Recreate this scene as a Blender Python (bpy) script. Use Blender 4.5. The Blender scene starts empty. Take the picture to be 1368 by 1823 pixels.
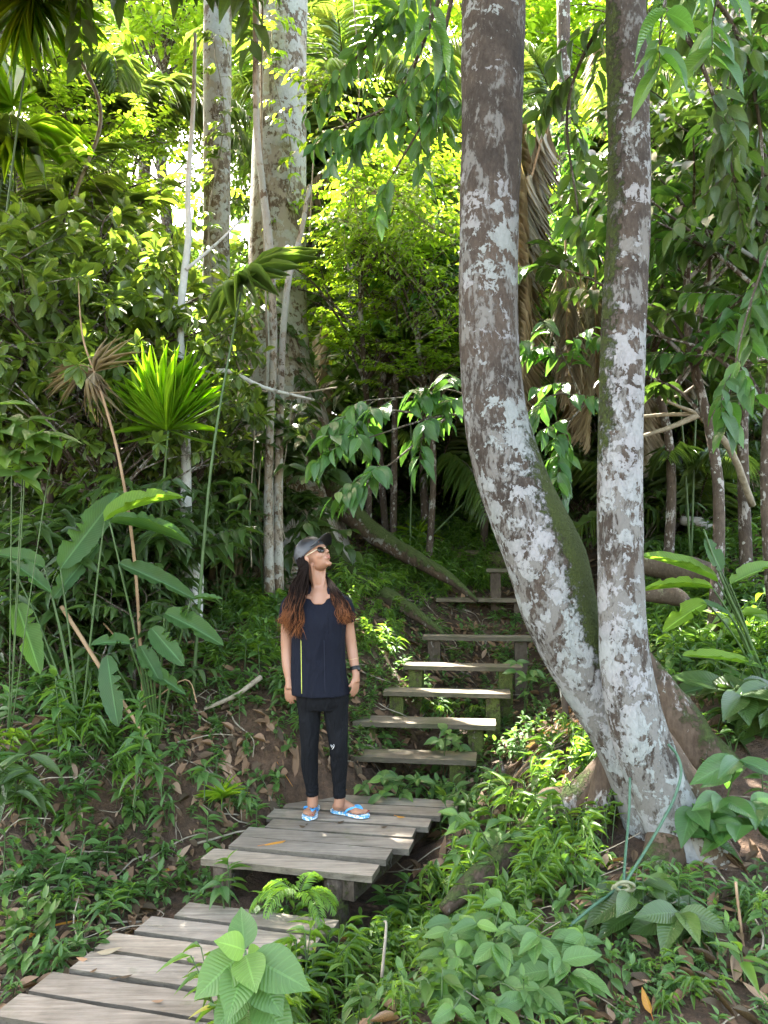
import bpy, math, random
import numpy as np
from mathutils import Vector, Matrix, Euler
R = math.radians
C = bpy.context.scene.collection
SC = bpy.context.scene

# ------------------------------------------------------------------ camera
CAM = np.array([0.0, 0.0, 1.53]); PITCH = R(3.0); FPX = 1422.0
cam = bpy.data.cameras.new('camera'); camo = bpy.data.objects.new('camera', cam); C.objects.link(camo)
camo.location = CAM; camo.rotation_euler = (R(90) + PITCH, 0, 0)
cam.sensor_fit = 'VERTICAL'; cam.sensor_height = 24.0; cam.lens = 24.0 * FPX / 1823.0
cam.clip_start = 0.05; cam.clip_end = 500
SC.camera = camo

# ------------------------------------------------------------------ light
SUN_EL, SUN_AZ = R(56), math.atan2(-0.68, 1.0)
w = bpy.data.worlds.new('World'); SC.world = w; w.use_nodes = True
nt = w.node_tree
sky = nt.nodes.new('ShaderNodeTexSky'); sky.sky_type = 'NISHITA'; sky.sun_disc = False
sky.sun_elevation = SUN_EL; sky.sun_rotation = SUN_AZ % (2*math.pi)
sky.air_density = 1.0; sky.dust_density = 3.0; sky.ozone_density = 0.6
tint = nt.nodes.new('ShaderNodeMix'); tint.data_type = 'RGBA'; tint.blend_type = 'MULTIPLY'; tint.inputs[0].default_value = 1.0
nt.links.new(sky.outputs[0], tint.inputs[6]); tint.inputs[7].default_value = (1.17, 1.0, .80, 1)
nt.links.new(tint.outputs[2], nt.nodes['Background'].inputs[0])
nt.nodes['Background'].inputs[1].default_value = 0.15
sun = bpy.data.lights.new('sun', 'SUN'); suno = bpy.data.objects.new('sun', sun); C.objects.link(suno)
sun.energy = 3.8; sun.angle = R(0.55); sun.color = (1.0, 0.95, 0.86)
SDIR = Vector((math.sin(SUN_AZ)*math.cos(SUN_EL), math.cos(SUN_AZ)*math.cos(SUN_EL), math.sin(SUN_EL)))
suno.rotation_euler = SDIR.to_track_quat('Z', 'Y').to_euler()
SC.view_settings.view_transform = 'Standard'; SC.view_settings.look = 'None'
SC.view_settings.exposure = 3.92; SC.view_settings.gamma = 1.0
cy = SC.cycles
cy.max_bounces = 7; cy.diffuse_bounces = 4; cy.glossy_bounces = 3; cy.transmission_bounces = 5
cy.sample_clamp_indirect = 6; cy.use_denoising = True
cy.caustics_reflective = False; cy.caustics_refractive = False
try:
    cy.denoiser = 'OPENIMAGEDENOISE'; cy.denoising_input_passes = 'RGB_ALBEDO_NORMAL'; cy.denoising_prefilter = 'ACCURATE'
except Exception: pass

# ------------------------------------------------------------------ maths helpers
cp, sp = math.cos(PITCH), math.sin(PITCH)
def P(px, py, Y):
    """world point seen at photo pixel (px,py) that stands at depth Y"""
    u, v = (px-684.0)/FPX, (911.5-py)/FPX
    d = np.array([u, cp - sp*v, sp + cp*v])
    return CAM + d*(Y/d[1])
def PZ(px, py, z):
    u, v = (px-684.0)/FPX, (911.5-py)/FPX
    d = np.array([u, cp - sp*v, sp + cp*v])
    return CAM + d*((z-CAM[2])/d[2])
def proj(x, y, z):
    dx, dy, dz = x-CAM[0], y-CAM[1], z-CAM[2]
    f = dy*cp + dz*sp; u = -dy*sp + dz*cp
    return 684+FPX*dx/f, 911.5-FPX*u/f, f
def nrm(a):
    a = np.asarray(a, float); n = np.linalg.norm(a, axis=-1, keepdims=True); return a/np.maximum(n, 1e-9)
def A(*a): return np.array(a, float)
UP = A(0, 0, 1)
def catmull(pts, n=6):
    pts = np.asarray(pts, float)
    if len(pts) < 3: return np.array([pts[0]*(1-t)+pts[-1]*t for t in np.linspace(0, 1, n+1)])
    e = np.vstack([2*pts[0]-pts[1], pts, 2*pts[-1]-pts[-2]]); out = []
    for i in range(1, len(e)-2):
        a, b, c, d = e[i-1], e[i], e[i+1], e[i+2]
        for t in np.linspace(0, 1, n, endpoint=False):
            out.append(.5*((2*b)+(-a+c)*t+(2*a-5*b+4*c-d)*t*t+(-a+3*b-3*c+d)*t**3))
    out.append(e[-2]); return np.array(out)
def interp(r, n):
    r = np.asarray(r, float); return np.interp(np.linspace(0, len(r)-1, n), np.arange(len(r)), r)
def snoise(p, seed=0, f=1.0):
    rs = np.random.RandomState(seed); s = np.zeros(p.shape[:-1])
    for k in range(7):
        a = rs.normal(size=3); a /= np.linalg.norm(a); s = s + np.sin((p@a)*f*(1+.45*k)+rs.rand()*6.28)/(1+.35*k)
    return s/3.2

# ------------------------------------------------------------------ mesh accumulators
class Geo:
    """collects verts / quads / tris with uv and a per-leaf random value, built as ONE mesh"""
    def __init__(s): s.V=[]; s.Q=[]; s.U=[]; s.T=[]; s.n=0; s.M=[]
    def add(s, V, Q, U=None, T=None, m=0):
        V = np.asarray(V, float).reshape(-1, 3); Q = np.asarray(Q, int).reshape(-1, 4)
        k = len(V)
        s.V.append(V); s.Q.append(Q+s.n); s.n += k
        s.U.append(np.zeros((k, 2)) if U is None else np.asarray(U, float).reshape(-1, 2))
        s.T.append(np.zeros(k) if T is None else np.broadcast_to(np.asarray(T, float), (k,)))
        s.M.append(np.full(len(Q), m, int))
    def arr(s):
        return np.vstack(s.V), np.vstack(s.Q), np.vstack(s.U), np.concatenate(s.T), np.concatenate(s.M)
    def add_inst(s, arr, locs, rz, sc, tv=None, tilt=None):
        V, Q, U, T, M = arr
        for i in range(len(locs)):
            c, q = math.cos(rz[i]), math.sin(rz[i])
            W = V*sc[i]
            W = np.stack([W[:,0]*c-W[:,1]*q, W[:,0]*q+W[:,1]*c, W[:,2]], 1)
            if tilt is not None:
                W = W.copy(); W[:,2] += W[:,0]*tilt[i][0]+W[:,1]*tilt[i][1]
            s.V.append(W+locs[i]); s.Q.append(Q+s.n); s.n += len(V); s.U.append(U)
            s.T.append(np.clip(T*.6+(tv[i] if tv is not None else .2), 0, 1)); s.M.append(M)
    def tube(s, pts, rad, k=8, rough=0.0, seed=0, flat=None, tval=None, cap=True, m=0, squash=None):
        pts = np.asarray(pts, float); n = len(pts); rad = np.asarray(rad, float)
        if rad.ndim == 0: rad = np.full(n, float(rad))
        if len(rad) != n: rad = interp(rad, n)
        tan = nrm(np.gradient(pts, axis=0))
        ref = A(0,1,0) if abs(tan[0][1]) < .9 else A(1,0,0)
        x = nrm(np.cross(ref, tan[0])); X=[]
        for i in range(n):
            x = nrm(x - tan[i]*np.dot(x, tan[i])); X.append(x)
        X = np.array(X); Y = np.cross(tan, X)
        a = np.linspace(0, 2*np.pi, k, endpoint=False)
        ring = np.cos(a)[None,:,None]*X[:,None,:] + np.sin(a)[None,:,None]*Y[:,None,:]
        rr = np.broadcast_to(rad[:,None], (n,k)).copy()
        if rough: rr = rr*(1+rough*snoise(pts[:,None,:]+ring*rad[:,None,None]*1.0, seed, 1.2/max(rad.mean(),1e-3)))
        V = pts[:,None,:] + ring*rr[:,:,None]
        V = V.reshape(-1,3)
        L = np.concatenate([[0], np.cumsum(np.linalg.norm(np.diff(pts,axis=0),axis=1))])
        U = np.stack([np.broadcast_to((a/(2*np.pi))[None,:],(n,k)), np.broadcast_to(L[:,None],(n,k))], -1).reshape(-1,2)
        i = np.arange(n-1)[:,None]*k; j = np.arange(k)[None,:]; j2 = (j+1)%k
        Q = np.stack([i+j, i+j2, i+k+j2, i+k+j], -1).reshape(-1,4)
        if tval is None: T = 0.0
        else: T = np.repeat(interp(tval, n), k)
        if cap:
            base = len(V)
            V = np.vstack([V, pts[0], pts[-1]]); U = np.vstack([U, [0,0],[0,L[-1]]])
            q = []
            for jj in range(0, k, 2):
                q.append([base, (jj+2)%k, (jj+1)%k, jj]); q.append([base+1, (n-1)*k+jj, (n-1)*k+(jj+1)%k, (n-1)*k+(jj+2)%k])
            Q = np.vstack([Q, q])
            if tval is not None: T = np.concatenate([T, [T[0], T[-1]]])
        s.add(V, Q, U, T, m)
    def box(s, c, sx, sy, sz, rz=0, bev=0.0, seed=None, m=0, t=0.0, rag=0.0):
        """box with subdivided, slightly irregular edges; centre c"""
        nx = max(1, int(sx/0.08)); ny = max(1, int(sy/0.08)) ; nz = max(1, int(sz/0.08))
        rs = np.random.RandomState(seed or 0)
        V=[];Q=[];
        def face(o, a, b, na, nb):
            st = sum(len(v) for v in V)
            g = np.array([[o + a*i/na + b*j/nb for i in range(na+1)] for j in range(nb+1)]).reshape(-1,3); V.append(g)
            for j in range(nb):
                for i in range(na):
                    k0 = st+j*(na+1)+i; Q.append([k0,k0+1,k0+na+2,k0+na+1])
        X=A(sx,0,0);Y=A(0,sy,0);Z=A(0,0,sz);o=-(X+Y+Z)/2
        face(o+Z,X,Y,nx,ny); face(o,Y,X,ny,nx); face(o,X,Z,nx,nz); face(o+Y,Z,X,nz,nx); face(o,Z,Y,nz,ny); face(o+X,Y,Z,ny,nz)
        V = np.vstack(V)
        if rag:
            V = V + rag*np.stack([snoise(V, rs.randint(999), 25), snoise(V, rs.randint(999), 25), .6*snoise(V, rs.randint(999), 20)], 1)
        if bev:   # pull corner verts in slightly
            q = np.abs(V)/A(sx,sy,sz)*2
            cnt = (q > .97).sum(1)
            V = V*(1-np.where(cnt>=2, bev, 0)[:,None]*(1/np.maximum(A(sx,sy,sz),.01))*(q>.97))
        c0,s0 = math.cos(rz), math.sin(rz)
        V = np.stack([V[:,0]*c0-V[:,1]*s0, V[:,0]*s0+V[:,1]*c0, V[:,2]],1)+np.asarray(c,float)
        s.add(V,Q,V[:,:2]*0,t,m)

def build(name, g, mats, parent=None, smooth=True, loc=None):
    """link a Geo as one mesh object; verts are world coordinates"""
    V, Q, U, T, M = g.arr()
    off = np.zeros(3)
    if parent is not None: off = np.array(parent.location)
    elif loc is not None: off = np.asarray(loc, float)
    me = bpy.data.meshes.new(name)
    me.vertices.add(len(V)); me.vertices.foreach_set('co', (V-off).astype(np.float32).ravel())
    nq = len(Q); me.loops.add(nq*4); me.polygons.add(nq)
    me.loops.foreach_set('vertex_index', Q.astype(np.int32).ravel())
    me.polygons.foreach_set('loop_start', np.arange(nq, dtype=np.int32)*4)
    me.polygons.foreach_set('loop_total', np.full(nq, 4, np.int32))
    me.polygons.foreach_set('use_smooth', np.full(nq, bool(smooth)))
    me.polygons.foreach_set('material_index', M.astype(np.int32))
    uv = me.uv_layers.new(name='UVMap'); uv.data.foreach_set('uv', U[Q.ravel()].astype(np.float32).ravel())
    at = me.attributes.new('var', 'FLOAT', 'POINT'); at.data.foreach_set('value', T.astype(np.float32))
    for m in (mats if isinstance(mats, (list, tuple)) else [mats]): me.materials.append(m)
    me.update(); me.validate()
    o = bpy.data.objects.new(name, me); C.objects.link(o)
    if parent is not None: o.parent = parent
    else: o.location = off
    return o
def tag(o, label=None, cat=None, group=None, kind=None):
    if label: o['label'] = label
    if cat: o['category'] = cat
    if group: o['group'] = group
    if kind: o['kind'] = kind
    return o
def empty(name, loc, label=None, cat=None, group=None):
    o = bpy.data.objects.new(name, None); C.objects.link(o); o.location = tuple(loc); o.empty_display_size = .1
    return tag(o, label, cat, group)
def copy_tree(o, loc, rz, sc, label=None, tilt=(0,0)):
    r = o.copy(); C.objects.link(r); r.location = tuple(loc); r.rotation_euler = (tilt[0], tilt[1], rz); r.scale = (sc,)*3
    if label: r['label'] = label
    for ch in o.children:
        c = ch.copy(); C.objects.link(c); c.parent = r
    return r

# ------------------------------------------------------------------ materials
def mat(name):
    m = bpy.data.materials.new(name); m.use_nodes = True; n = m.node_tree
    return m, n, n.nodes['Principled BSDF'], n.nodes['Material Output']
class NB:
    def __init__(s, n): s.n = n
    def new(s, t, **k):
        x = s.n.nodes.new(t)
        for a, b in k.items():
            if a.startswith('i_'): x.inputs[a[2:].replace('_',' ')].default_value = b
            else: setattr(x, a, b)
        return x
    def link(s, a, b): s.n.links.new(a, b)
    def ramp(s, fac, stops, interp='LINEAR'):
        r = s.new('ShaderNodeValToRGB'); cr = r.color_ramp; cr.interpolation = interp
        while len(cr.elements) < len(stops): cr.elements.new(.5)
        for e, (p, c) in zip(cr.elements, stops):
            e.position = p; e.color = tuple(c)+(1,) if len(c) == 3 else c
        if fac is not None: s.link(fac, r.inputs[0])
        return r.outputs[0]
    def noise(s, vec, scale, detail=4, rough=.55, dist=0):
        x = s.new('ShaderNodeTexNoise'); x.inputs['Scale'].default_value = scale; x.inputs['Detail'].default_value = detail
        x.inputs['Roughness'].default_value = rough; x.inputs['Distortion'].default_value = dist
        if vec is not None: s.link(vec, x.inputs['Vector'])
        return x.outputs[0]
    def mix(s, f, a, b, mode='MIX'):
        x = s.new('ShaderNodeMix', data_type='RGBA', blend_type=mode)
        for i, v in ((0, f), (6, a), (7, b)):
            if hasattr(v, 'is_linked'): s.link(v, x.inputs[i])
            else: x.inputs[i].default_value = v if i == 0 else (tuple(v)+(1,) if len(v) == 3 else v)
        return x.outputs[2]
    def math(s, op, a, b=0.0, c=None):
        x = s.new('ShaderNodeMath', operation=op)
        for i, v in ((0, a), (1, b), (2, c)):
            if v is None: continue
            if hasattr(v, 'is_linked'): s.link(v, x.inputs[i])
            else: x.inputs[i].default_value = v
        return x.outputs[0]
    def bump(s, h, strength, dist, bs):
        b = s.new('ShaderNodeBump'); b.inputs['Strength'].default_value = strength; b.inputs['Distance'].default_value = dist
        s.link(h, b.inputs['Height']); s.link(b.outputs[0], bs.inputs['Normal']); return b
    def coord(s, which='Object', scale=None):
        t = s.new('ShaderNodeTexCoord').outputs[which]
        if scale is not None:
            m = s.new('ShaderNodeMapping'); m.inputs['Scale'].default_value = scale; s.link(t, m.inputs[0]); t = m.outputs[0]
        return t

def leaf_mat(name, cols, tcol, trans=.35, rough=.38, veins=0, spec=.5, spot=.25, vein_light=1.5):
    """cols: ramp stops over the per-leaf random value; veins: number of side veins along the blade"""
    m, n, bs, out = mat(name); b = NB(n)
    at = b.new('ShaderNodeAttribute', attribute_name='var').outputs['Fac']
    col = b.ramp(at, cols)
    co = b.coord('Object')
    nz = b.noise(co, 9, 3)
    col = b.mix(b.math('MULTIPLY', nz, spot), col, (.10,.085,.03))
    if veins:
        uv = b.coord('UV'); sx = b.new('ShaderNodeSeparateXYZ'); b.link(uv, sx.inputs[0])
        du = b.math('ABSOLUTE', b.math('SUBTRACT', sx.outputs[0], .5))
        mid = b.math('LESS_THAN', du, .03)
        w_ = b.math('SINE', b.math('MULTIPLY', b.math('SUBTRACT', sx.outputs[1], b.math('MULTIPLY', du, .38)), 6.283*veins))
        sv = b.math('MULTIPLY', b.math('POWER', b.math('ABSOLUTE', w_), 1.0), 1.0)
        line = b.math('GREATER_THAN', w_, .93)
        vv = b.math('MAXIMUM', mid, b.math('MULTIPLY', line, .5))
        lc = b.mix(1.0, col, (vein_light, vein_light, vein_light*1.1, 1), 'MULTIPLY')
        col = b.mix(b.math('MULTIPLY', vv, .75), col, lc)
        b.bump(sv, .35, .004, bs)
    b.link(col, bs.inputs['Base Color']); bs.inputs['Roughness'].default_value = rough
    bs.inputs['Specular IOR Level'].default_value = spec
    tr = b.new('ShaderNodeBsdfTranslucent')
    tc = b.mix(.35, b.mix(1.0, col, (3.2, 3.0, 1.2, 1), 'MULTIPLY'), tcol)
    b.link(tc, tr.inputs[0])
    mx = b.new('ShaderNodeMixShader'); mx.inputs[0].default_value = trans
    b.link(bs.outputs[0], mx.inputs[1]); b.link(tr.outputs[0], mx.inputs[2]); b.link(mx.outputs[0], out.inputs[0])
    return m
ML = {}
ML['olive'] = leaf_mat('olive_leaf', [(0,(0.053,0.092,0.023)),(.5,(0.083,0.143,0.031)),(.85,(0.153,0.224,0.035)),(1,(0.354,0.326,0.031))], (.25,.42,.03), .36, .34, 9)
ML['bright'] = leaf_mat('bright_leaf', [(0,(0.071,0.143,0.016)),(.5,(0.118,0.224,0.020)),(.9,(0.201,0.306,0.023)),(1,(0.401,0.367,0.031))], (.42,.62,.03), .5, .42)
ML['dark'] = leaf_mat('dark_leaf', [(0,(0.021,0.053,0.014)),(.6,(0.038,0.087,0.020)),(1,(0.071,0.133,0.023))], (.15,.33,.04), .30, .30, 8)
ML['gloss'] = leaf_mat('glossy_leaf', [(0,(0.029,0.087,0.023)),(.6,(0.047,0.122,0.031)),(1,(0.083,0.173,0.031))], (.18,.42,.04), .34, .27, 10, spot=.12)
ML['mid'] = leaf_mat('mid_leaf', [(0,(0.041,0.092,0.020)),(.6,(0.071,0.143,0.027)),(1,(0.130,0.214,0.031))], (.2,.42,.04), .38, .42)
ML['palm'] = leaf_mat('palm_leaf', [(0,(0.035,0.076,0.022)),(.6,(0.065,0.122,0.027)),(1,(0.142,0.204,0.039))], (.3,.45,.05), .38, .33)
ML['fan'] = leaf_mat('fan_leaf', [(0,(0.094,0.194,0.016)),(1,(0.189,0.306,0.023))], (.5,.72,.03), .55, .38, spot=.08)
ML['paddle'] = leaf_mat('paddle_leaf', [(0,(0.022,0.070,0.024)),(.7,(0.038,0.105,0.032)),(1,(0.118,0.224,0.023))], (.2,.5,.03), .34, .5, 26, spot=.3, vein_light=2.4, spec=.28)
ML['bamboo'] = leaf_mat('bamboo_leaf', [(0,(0.053,0.122,0.020)),(.6,(0.094,0.184,0.027)),(.93,(0.165,0.275,0.031)),(1,(0.400,0.360,0.100))], (.28,.5,.04), .38, .42, spot=.1)
ML['herb'] = leaf_mat('herb_leaf', [(0,(0.041,0.102,0.027)),(.6,(0.071,0.153,0.035)),(1,(0.130,0.235,0.039))], (.22,.45,.05), .34, .42, 8, spot=.12)
ML['fern'] = leaf_mat('fern_leaf', [(0,(0.059,0.133,0.020)),(1,(0.142,0.275,0.027))], (.28,.5,.04), .4, .45, spot=.1)
ML['dry'] = leaf_mat('dry_frond', [(0,(.17,.13,.085)),(.6,(.30,.24,.155)),(1,(.44,.37,.27))], (.36,.30,.18), .15, .6, spot=.2)
ML['litter'] = leaf_mat('dead_leaf', [(0,(.04,.025,.017)),(.25,(.08,.048,.03)),(.5,(.17,.095,.056)),(.72,(.27,.155,.095)),(.9,(.35,.25,.18)),(1,(.42,.16,.04))], (.2,.1,.04), .12, .6, 7, spot=.4, vein_light=.8, spec=.3)
ML['orange'] = leaf_mat('orange_leaf', [(0,(0.420,0.160,0.020)),(1,(0.550,0.270,0.030))], (.5,.22,.02), .3, .45, 7, spot=.3)

def bark_mat(name, base, dark, lich, lich_amt, spots=.5, scale=1.0, moss=0.0, mosscol=(.05,.075,.015), bump=.5, film=(.34,.32,.30), film_amt=.5, zfall=0.0):
    m, n, bs, out = mat(name); b = NB(n)
    co = b.coord('Object'); cs = b.coord('Object', (1,1,.45))
    big = b.noise(co, 2.2*scale, 5, .6); fine = b.noise(cs, 40*scale, 5, .65)
    col = b.mix(b.ramp(big, [(.35,(0,0,0)),(.65,(1,1,1))]), dark, base)
    col = b.mix(b.ramp(fine, [(.35,(0,0,0)),(.7,(1,1,1))]), b.mix(1.0, col, (.55,.52,.5,1), 'MULTIPLY'), col)
    # weathered pale film broken into streaks
    f1 = b.noise(cs, 7*scale, 8, .7, .6)
    f1 = b.math('ADD', f1, b.math('MULTIPLY', b.math('SUBTRACT', fine, .5), .35))
    zq = b.new('ShaderNodeSeparateXYZ'); b.link(co, zq.inputs[0]); f1 = b.math('SUBTRACT', f1, b.math('MULTIPLY', b.math('SUBTRACT', zq.outputs[2], 1.8), zfall*1.3))
    film_m = b.ramp(f1, [(.62-.25*film_amt,(0,0,0)),(.68-.25*film_amt,(1,1,1))])
    col = b.mix(b.math('MULTIPLY', film_m, .8), col, film)
    # crisp lichen patches
    dn = b.noise(co, 14*scale, 4, .6)
    warp = b.new('ShaderNodeVectorMath', operation='ADD'); b.link(co, warp.inputs[0])
    wv = b.new('ShaderNodeVectorMath', operation='SCALE'); nn = b.new('ShaderNodeTexNoise'); nn.inputs['Scale'].default_value = 9*scale; nn.inputs['Detail'].default_value=3
    b.link(co, nn.inputs['Vector']); b.link(nn.outputs[1], wv.inputs[0]); wv.inputs['Scale'].default_value = .09/scale; b.link(wv.outputs[0], warp.inputs[1])
    vo = b.new('ShaderNodeTexVoronoi'); vo.inputs['Scale'].default_value = 11*scale; vo.inputs['Randomness'].default_value = 1; b.link(warp.outputs[0], vo.inputs['Vector'])
    rnd = b.new('ShaderNodeSeparateColor'); b.link(vo.outputs['Color'], rnd.inputs[0])
    rad = b.math('MULTIPLY', rnd.outputs[0], .52*spots)
    spot = b.math('LESS_THAN', vo.outputs['Distance'], rad)
    pn = b.math('ADD', b.noise(co, 8*scale, 8, .68, .5), b.math('MULTIPLY', b.math('SUBTRACT', big,.5), .55))
    zz = b.new('ShaderNodeSeparateXYZ'); b.link(co, zz.inputs[0]); zfac = b.math('SUBTRACT', b.math('MULTIPLY', b.math('SUBTRACT', b.noise(co, 1.1, 2), .5), .5), b.math('MULTIPLY', b.math('SUBTRACT', zz.outputs[2], 1.6), zfall))
    pn = b.math('ADD', pn, zfac)
    patch = b.math('GREATER_THAN', b.math('ADD', pn, b.math('MULTIPLY', b.math('SUBTRACT', fine,.5), .30)), .62-.12*lich_amt)
    lm = b.math('MAXIMUM', spot, patch)
    lcol = b.mix(b.noise(co, 30*scale, 4), b.mix(1.0, lich, (.62,.64,.62,1), 'MULTIPLY'), lich)
    lcol = b.mix(b.ramp(b.noise(co, 1.7*scale, 2), [(.4,(0,0,0)),(.6,(1,1,1))]), lcol, b.mix(1.0, lcol, (1.05,.96,1.0,1), 'MULTIPLY'))
    col = b.mix(b.math('MULTIPLY', lm, .92), col, lcol)
    at = b.new('ShaderNodeAttribute', attribute_name='var').outputs['Fac']
    mm = b.ramp(b.math('ADD', at, b.math('MULTIPLY', b.math('SUBTRACT', b.noise(co, 14*scale, 7, .75), .5), 1.5)), [(.45,(0,0,0)),(.6,(1,1,1))])
    mc = b.mix(b.noise(co, 60*scale, 3), b.mix(1.0, mosscol, (.45,.5,.5,1), 'MULTIPLY'), b.mix(1.0, mosscol, (1.8,1.8,1.6,1), 'MULTIPLY'))
    col = b.mix(mm, col, mc)
    b.link(col, bs.inputs['Base Color']); bs.inputs['Roughness'].default_value = .85; bs.inputs['Specular IOR Level'].default_value = .25
    h = b.math('ADD', b.math('ADD', b.math('MULTIPLY', fine, .5), b.math('MULTIPLY', lm, .22)), b.math('ADD', b.math('MULTIPLY', film_m, .1), b.math('MULTIPLY', mm, b.noise(co, 90, 3))))
    b.bump(h, bump, .02, bs)
    return m
MB = {}
MB['twin'] = bark_mat('lichened_bark', (.115,.090,.070), (.050,.040,.032), (.31,.33,.32), .78, .04, 1.6, film_amt=.60, film=(.172,.166,.152), bump=1.0, zfall=.034, mosscol=(.04,.052,.012))
MB['pale'] = bark_mat('pale_bark', (.22,.165,.115), (.13,.10,.07), (.42,.43,.39), 1.0, .8, .9, film_amt=.65, film=(.34,.30,.24), bump=.8)
MB['white'] = bark_mat('white_bark', (.38,.37,.34), (.22,.21,.19), (.58,.6,.58), 1.2, .8, 1.5, film_amt=.9, film=(.5,.5,.48), bump=.3)
MB['root'] = bark_mat('root_bark', (.15,.105,.07), (.07,.05,.035), (.3,.31,.27), -.4, .35, 1.0, film_amt=.1, bump=.8, mosscol=(.045,.06,.018))
MB['brown'] = bark_mat('brown_bark', (.13,.10,.075), (.06,.045,.035), (.38,.40,.36), .1, .6, 1.2, film_amt=.3, bump=.6)
MB['twig'] = bark_mat('twig_bark', (.12,.10,.07), (.06,.05,.035), (.35,.36,.32), -.2, .3, 3.0, film_amt=.2, bump=.2)
def plain_mat(name, c1, c2, scale=20, rough=.7, bump=.2, spec=.4, detail=4):
    m, n, bs, out = mat(name); b = NB(n); co = b.coord('Object'); nz = b.noise(co, scale, detail, .6)
    b.link(b.mix(b.ramp(nz, [(.3,(0,0,0)),(.7,(1,1,1))]), c1, c2), bs.inputs['Base Color']); bs.inputs['Roughness'].default_value = rough
    bs.inputs['Specular IOR Level'].default_value = spec
    if bump: b.bump(nz, bump, .01, bs)
    return m
MG = plain_mat('green_stem', (.03,.06,.016), (.065,.115,.03), 15, .5, .05)
MDRY = plain_mat('dry_stem', (.20,.12,.06), (.36,.24,.14), 12, .7, .2)
MVINE = plain_mat('liana_bark', (.16,.13,.09), (.32,.28,.21), 25, .8, .3)

def soil_mat():  # damp brown forest soil
    m, n, bs, out = mat('jungle_soil'); b = NB(n); co = b.coord('Object')
    a = b.noise(co, 1.3, 6, .6); f = b.noise(co, 18, 8, .7); g = b.noise(co, 70, 4, .6)
    col = b.mix(b.ramp(a, [(.35,(0,0,0)),(.65,(1,1,1))]), (.05,.032,.02), (.115,.072,.045))
    col = b.mix(b.ramp(f, [(.35,(0,0,0)),(.7,(1,1,1))]), b.mix(1.0, col, (.5,.47,.45,1), 'MULTIPLY'), b.mix(1.0, col, (1.5,1.4,1.3,1), 'MULTIPLY'))
    col = b.mix(b.ramp(g, [(.62,(0,0,0)),(.7,(1,1,1))]), col, (.17,.115,.075))
    b.link(col, bs.inputs['Base Color']); bs.inputs['Specular IOR Level'].default_value = .4
    b.link(b.ramp(b.noise(co, 2.1, 3), [(.4,(.55,.55,.55)),(.6,(.9,.9,.9))]), bs.inputs['Roughness'])
    b.bump(b.math('ADD', f, b.math('MULTIPLY', g, .4)), 1.0, .06, bs)
    return m
def wood_mat(name, c1, c2, moss=0.35):
    m, n, bs, out = mat(name); b = NB(n)
    at = b.new('ShaderNodeAttribute', attribute_name='var').outputs['Fac']
    co = b.coord('Object')
    off = b.new('ShaderNodeVectorMath', operation='ADD'); b.link(co, off.inputs[0])
    cx = b.new('ShaderNodeCombineXYZ'); b.link(b.math('MULTIPLY', at, 37.0), cx.inputs[0]); b.link(b.math('MULTIPLY', at, 91.0), cx.inputs[1]); b.link(cx.outputs[0], off.inputs[1])
    mp = b.new('ShaderNodeMapping'); mp.inputs['Rotation'].default_value = (0,0,R(11)); mp.inputs['Scale'].default_value = (1.2,22,22); b.link(off.outputs[0], mp.inputs[0])
    g = b.noise(mp.outputs[0], 2.2, 6, .65, .4); big = b.noise(off.outputs[0], 4, 5, .6); fine = b.noise(mp.outputs[0], 9, 4, .6)
    col = b.mix(b.ramp(g, [(.3,(0,0,0)),(.7,(1,1,1))]), c1, c2)
    col = b.mix(b.math('MULTIPLY', b.ramp(fine, [(.55,(0,0,0)),(.7,(1,1,1))]), .5), col, (.05,.042,.035))
    tint = b.ramp(at, [(0,(.8,.78,.76)),(.5,(1,1,1)),(1,(1.18,1.12,1.04))])
    col = b.mix(1.0, col, tint, 'MULTIPLY')
    col = b.mix(b.ramp(big, [(.42,(0,0,0)),(.6,(.6,.6,.6))]), col, b.mix(1.0, col, (.6,.58,.55,1), 'MULTIPLY'))
    mo = b.ramp(b.noise(co, 2.8, 6, .7), [(.72-moss*.4,(0,0,0)),(.82-moss*.35,(1,1,1))])
    col = b.mix(b.math('MULTIPLY', mo, .6), col, (.07,.085,.025))
    # board sides and undersides darkened by normal: grime plus painted gap shade
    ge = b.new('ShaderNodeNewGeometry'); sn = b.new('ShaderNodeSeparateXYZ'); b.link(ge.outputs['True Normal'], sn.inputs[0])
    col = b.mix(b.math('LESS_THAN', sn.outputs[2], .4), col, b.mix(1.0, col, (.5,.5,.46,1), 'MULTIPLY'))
    b.link(col, bs.inputs['Base Color']); bs.inputs['Roughness'].default_value = .72; bs.inputs['Specular IOR Level'].default_value = .35
    b.bump(b.math('ADD', g, b.math('MULTIPLY', fine, .6)), .5, .008, bs)
    return m
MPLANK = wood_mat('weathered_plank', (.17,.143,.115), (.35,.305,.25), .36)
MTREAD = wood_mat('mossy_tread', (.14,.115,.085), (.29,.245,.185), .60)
MPOST = bark_mat('mossy_post', (.13,.10,.07), (.07,.055,.04), (.2,.22,.12), -.6, .2, 1.4, film_amt=0, mosscol=(.075,.09,.024), bump=.8)

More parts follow.
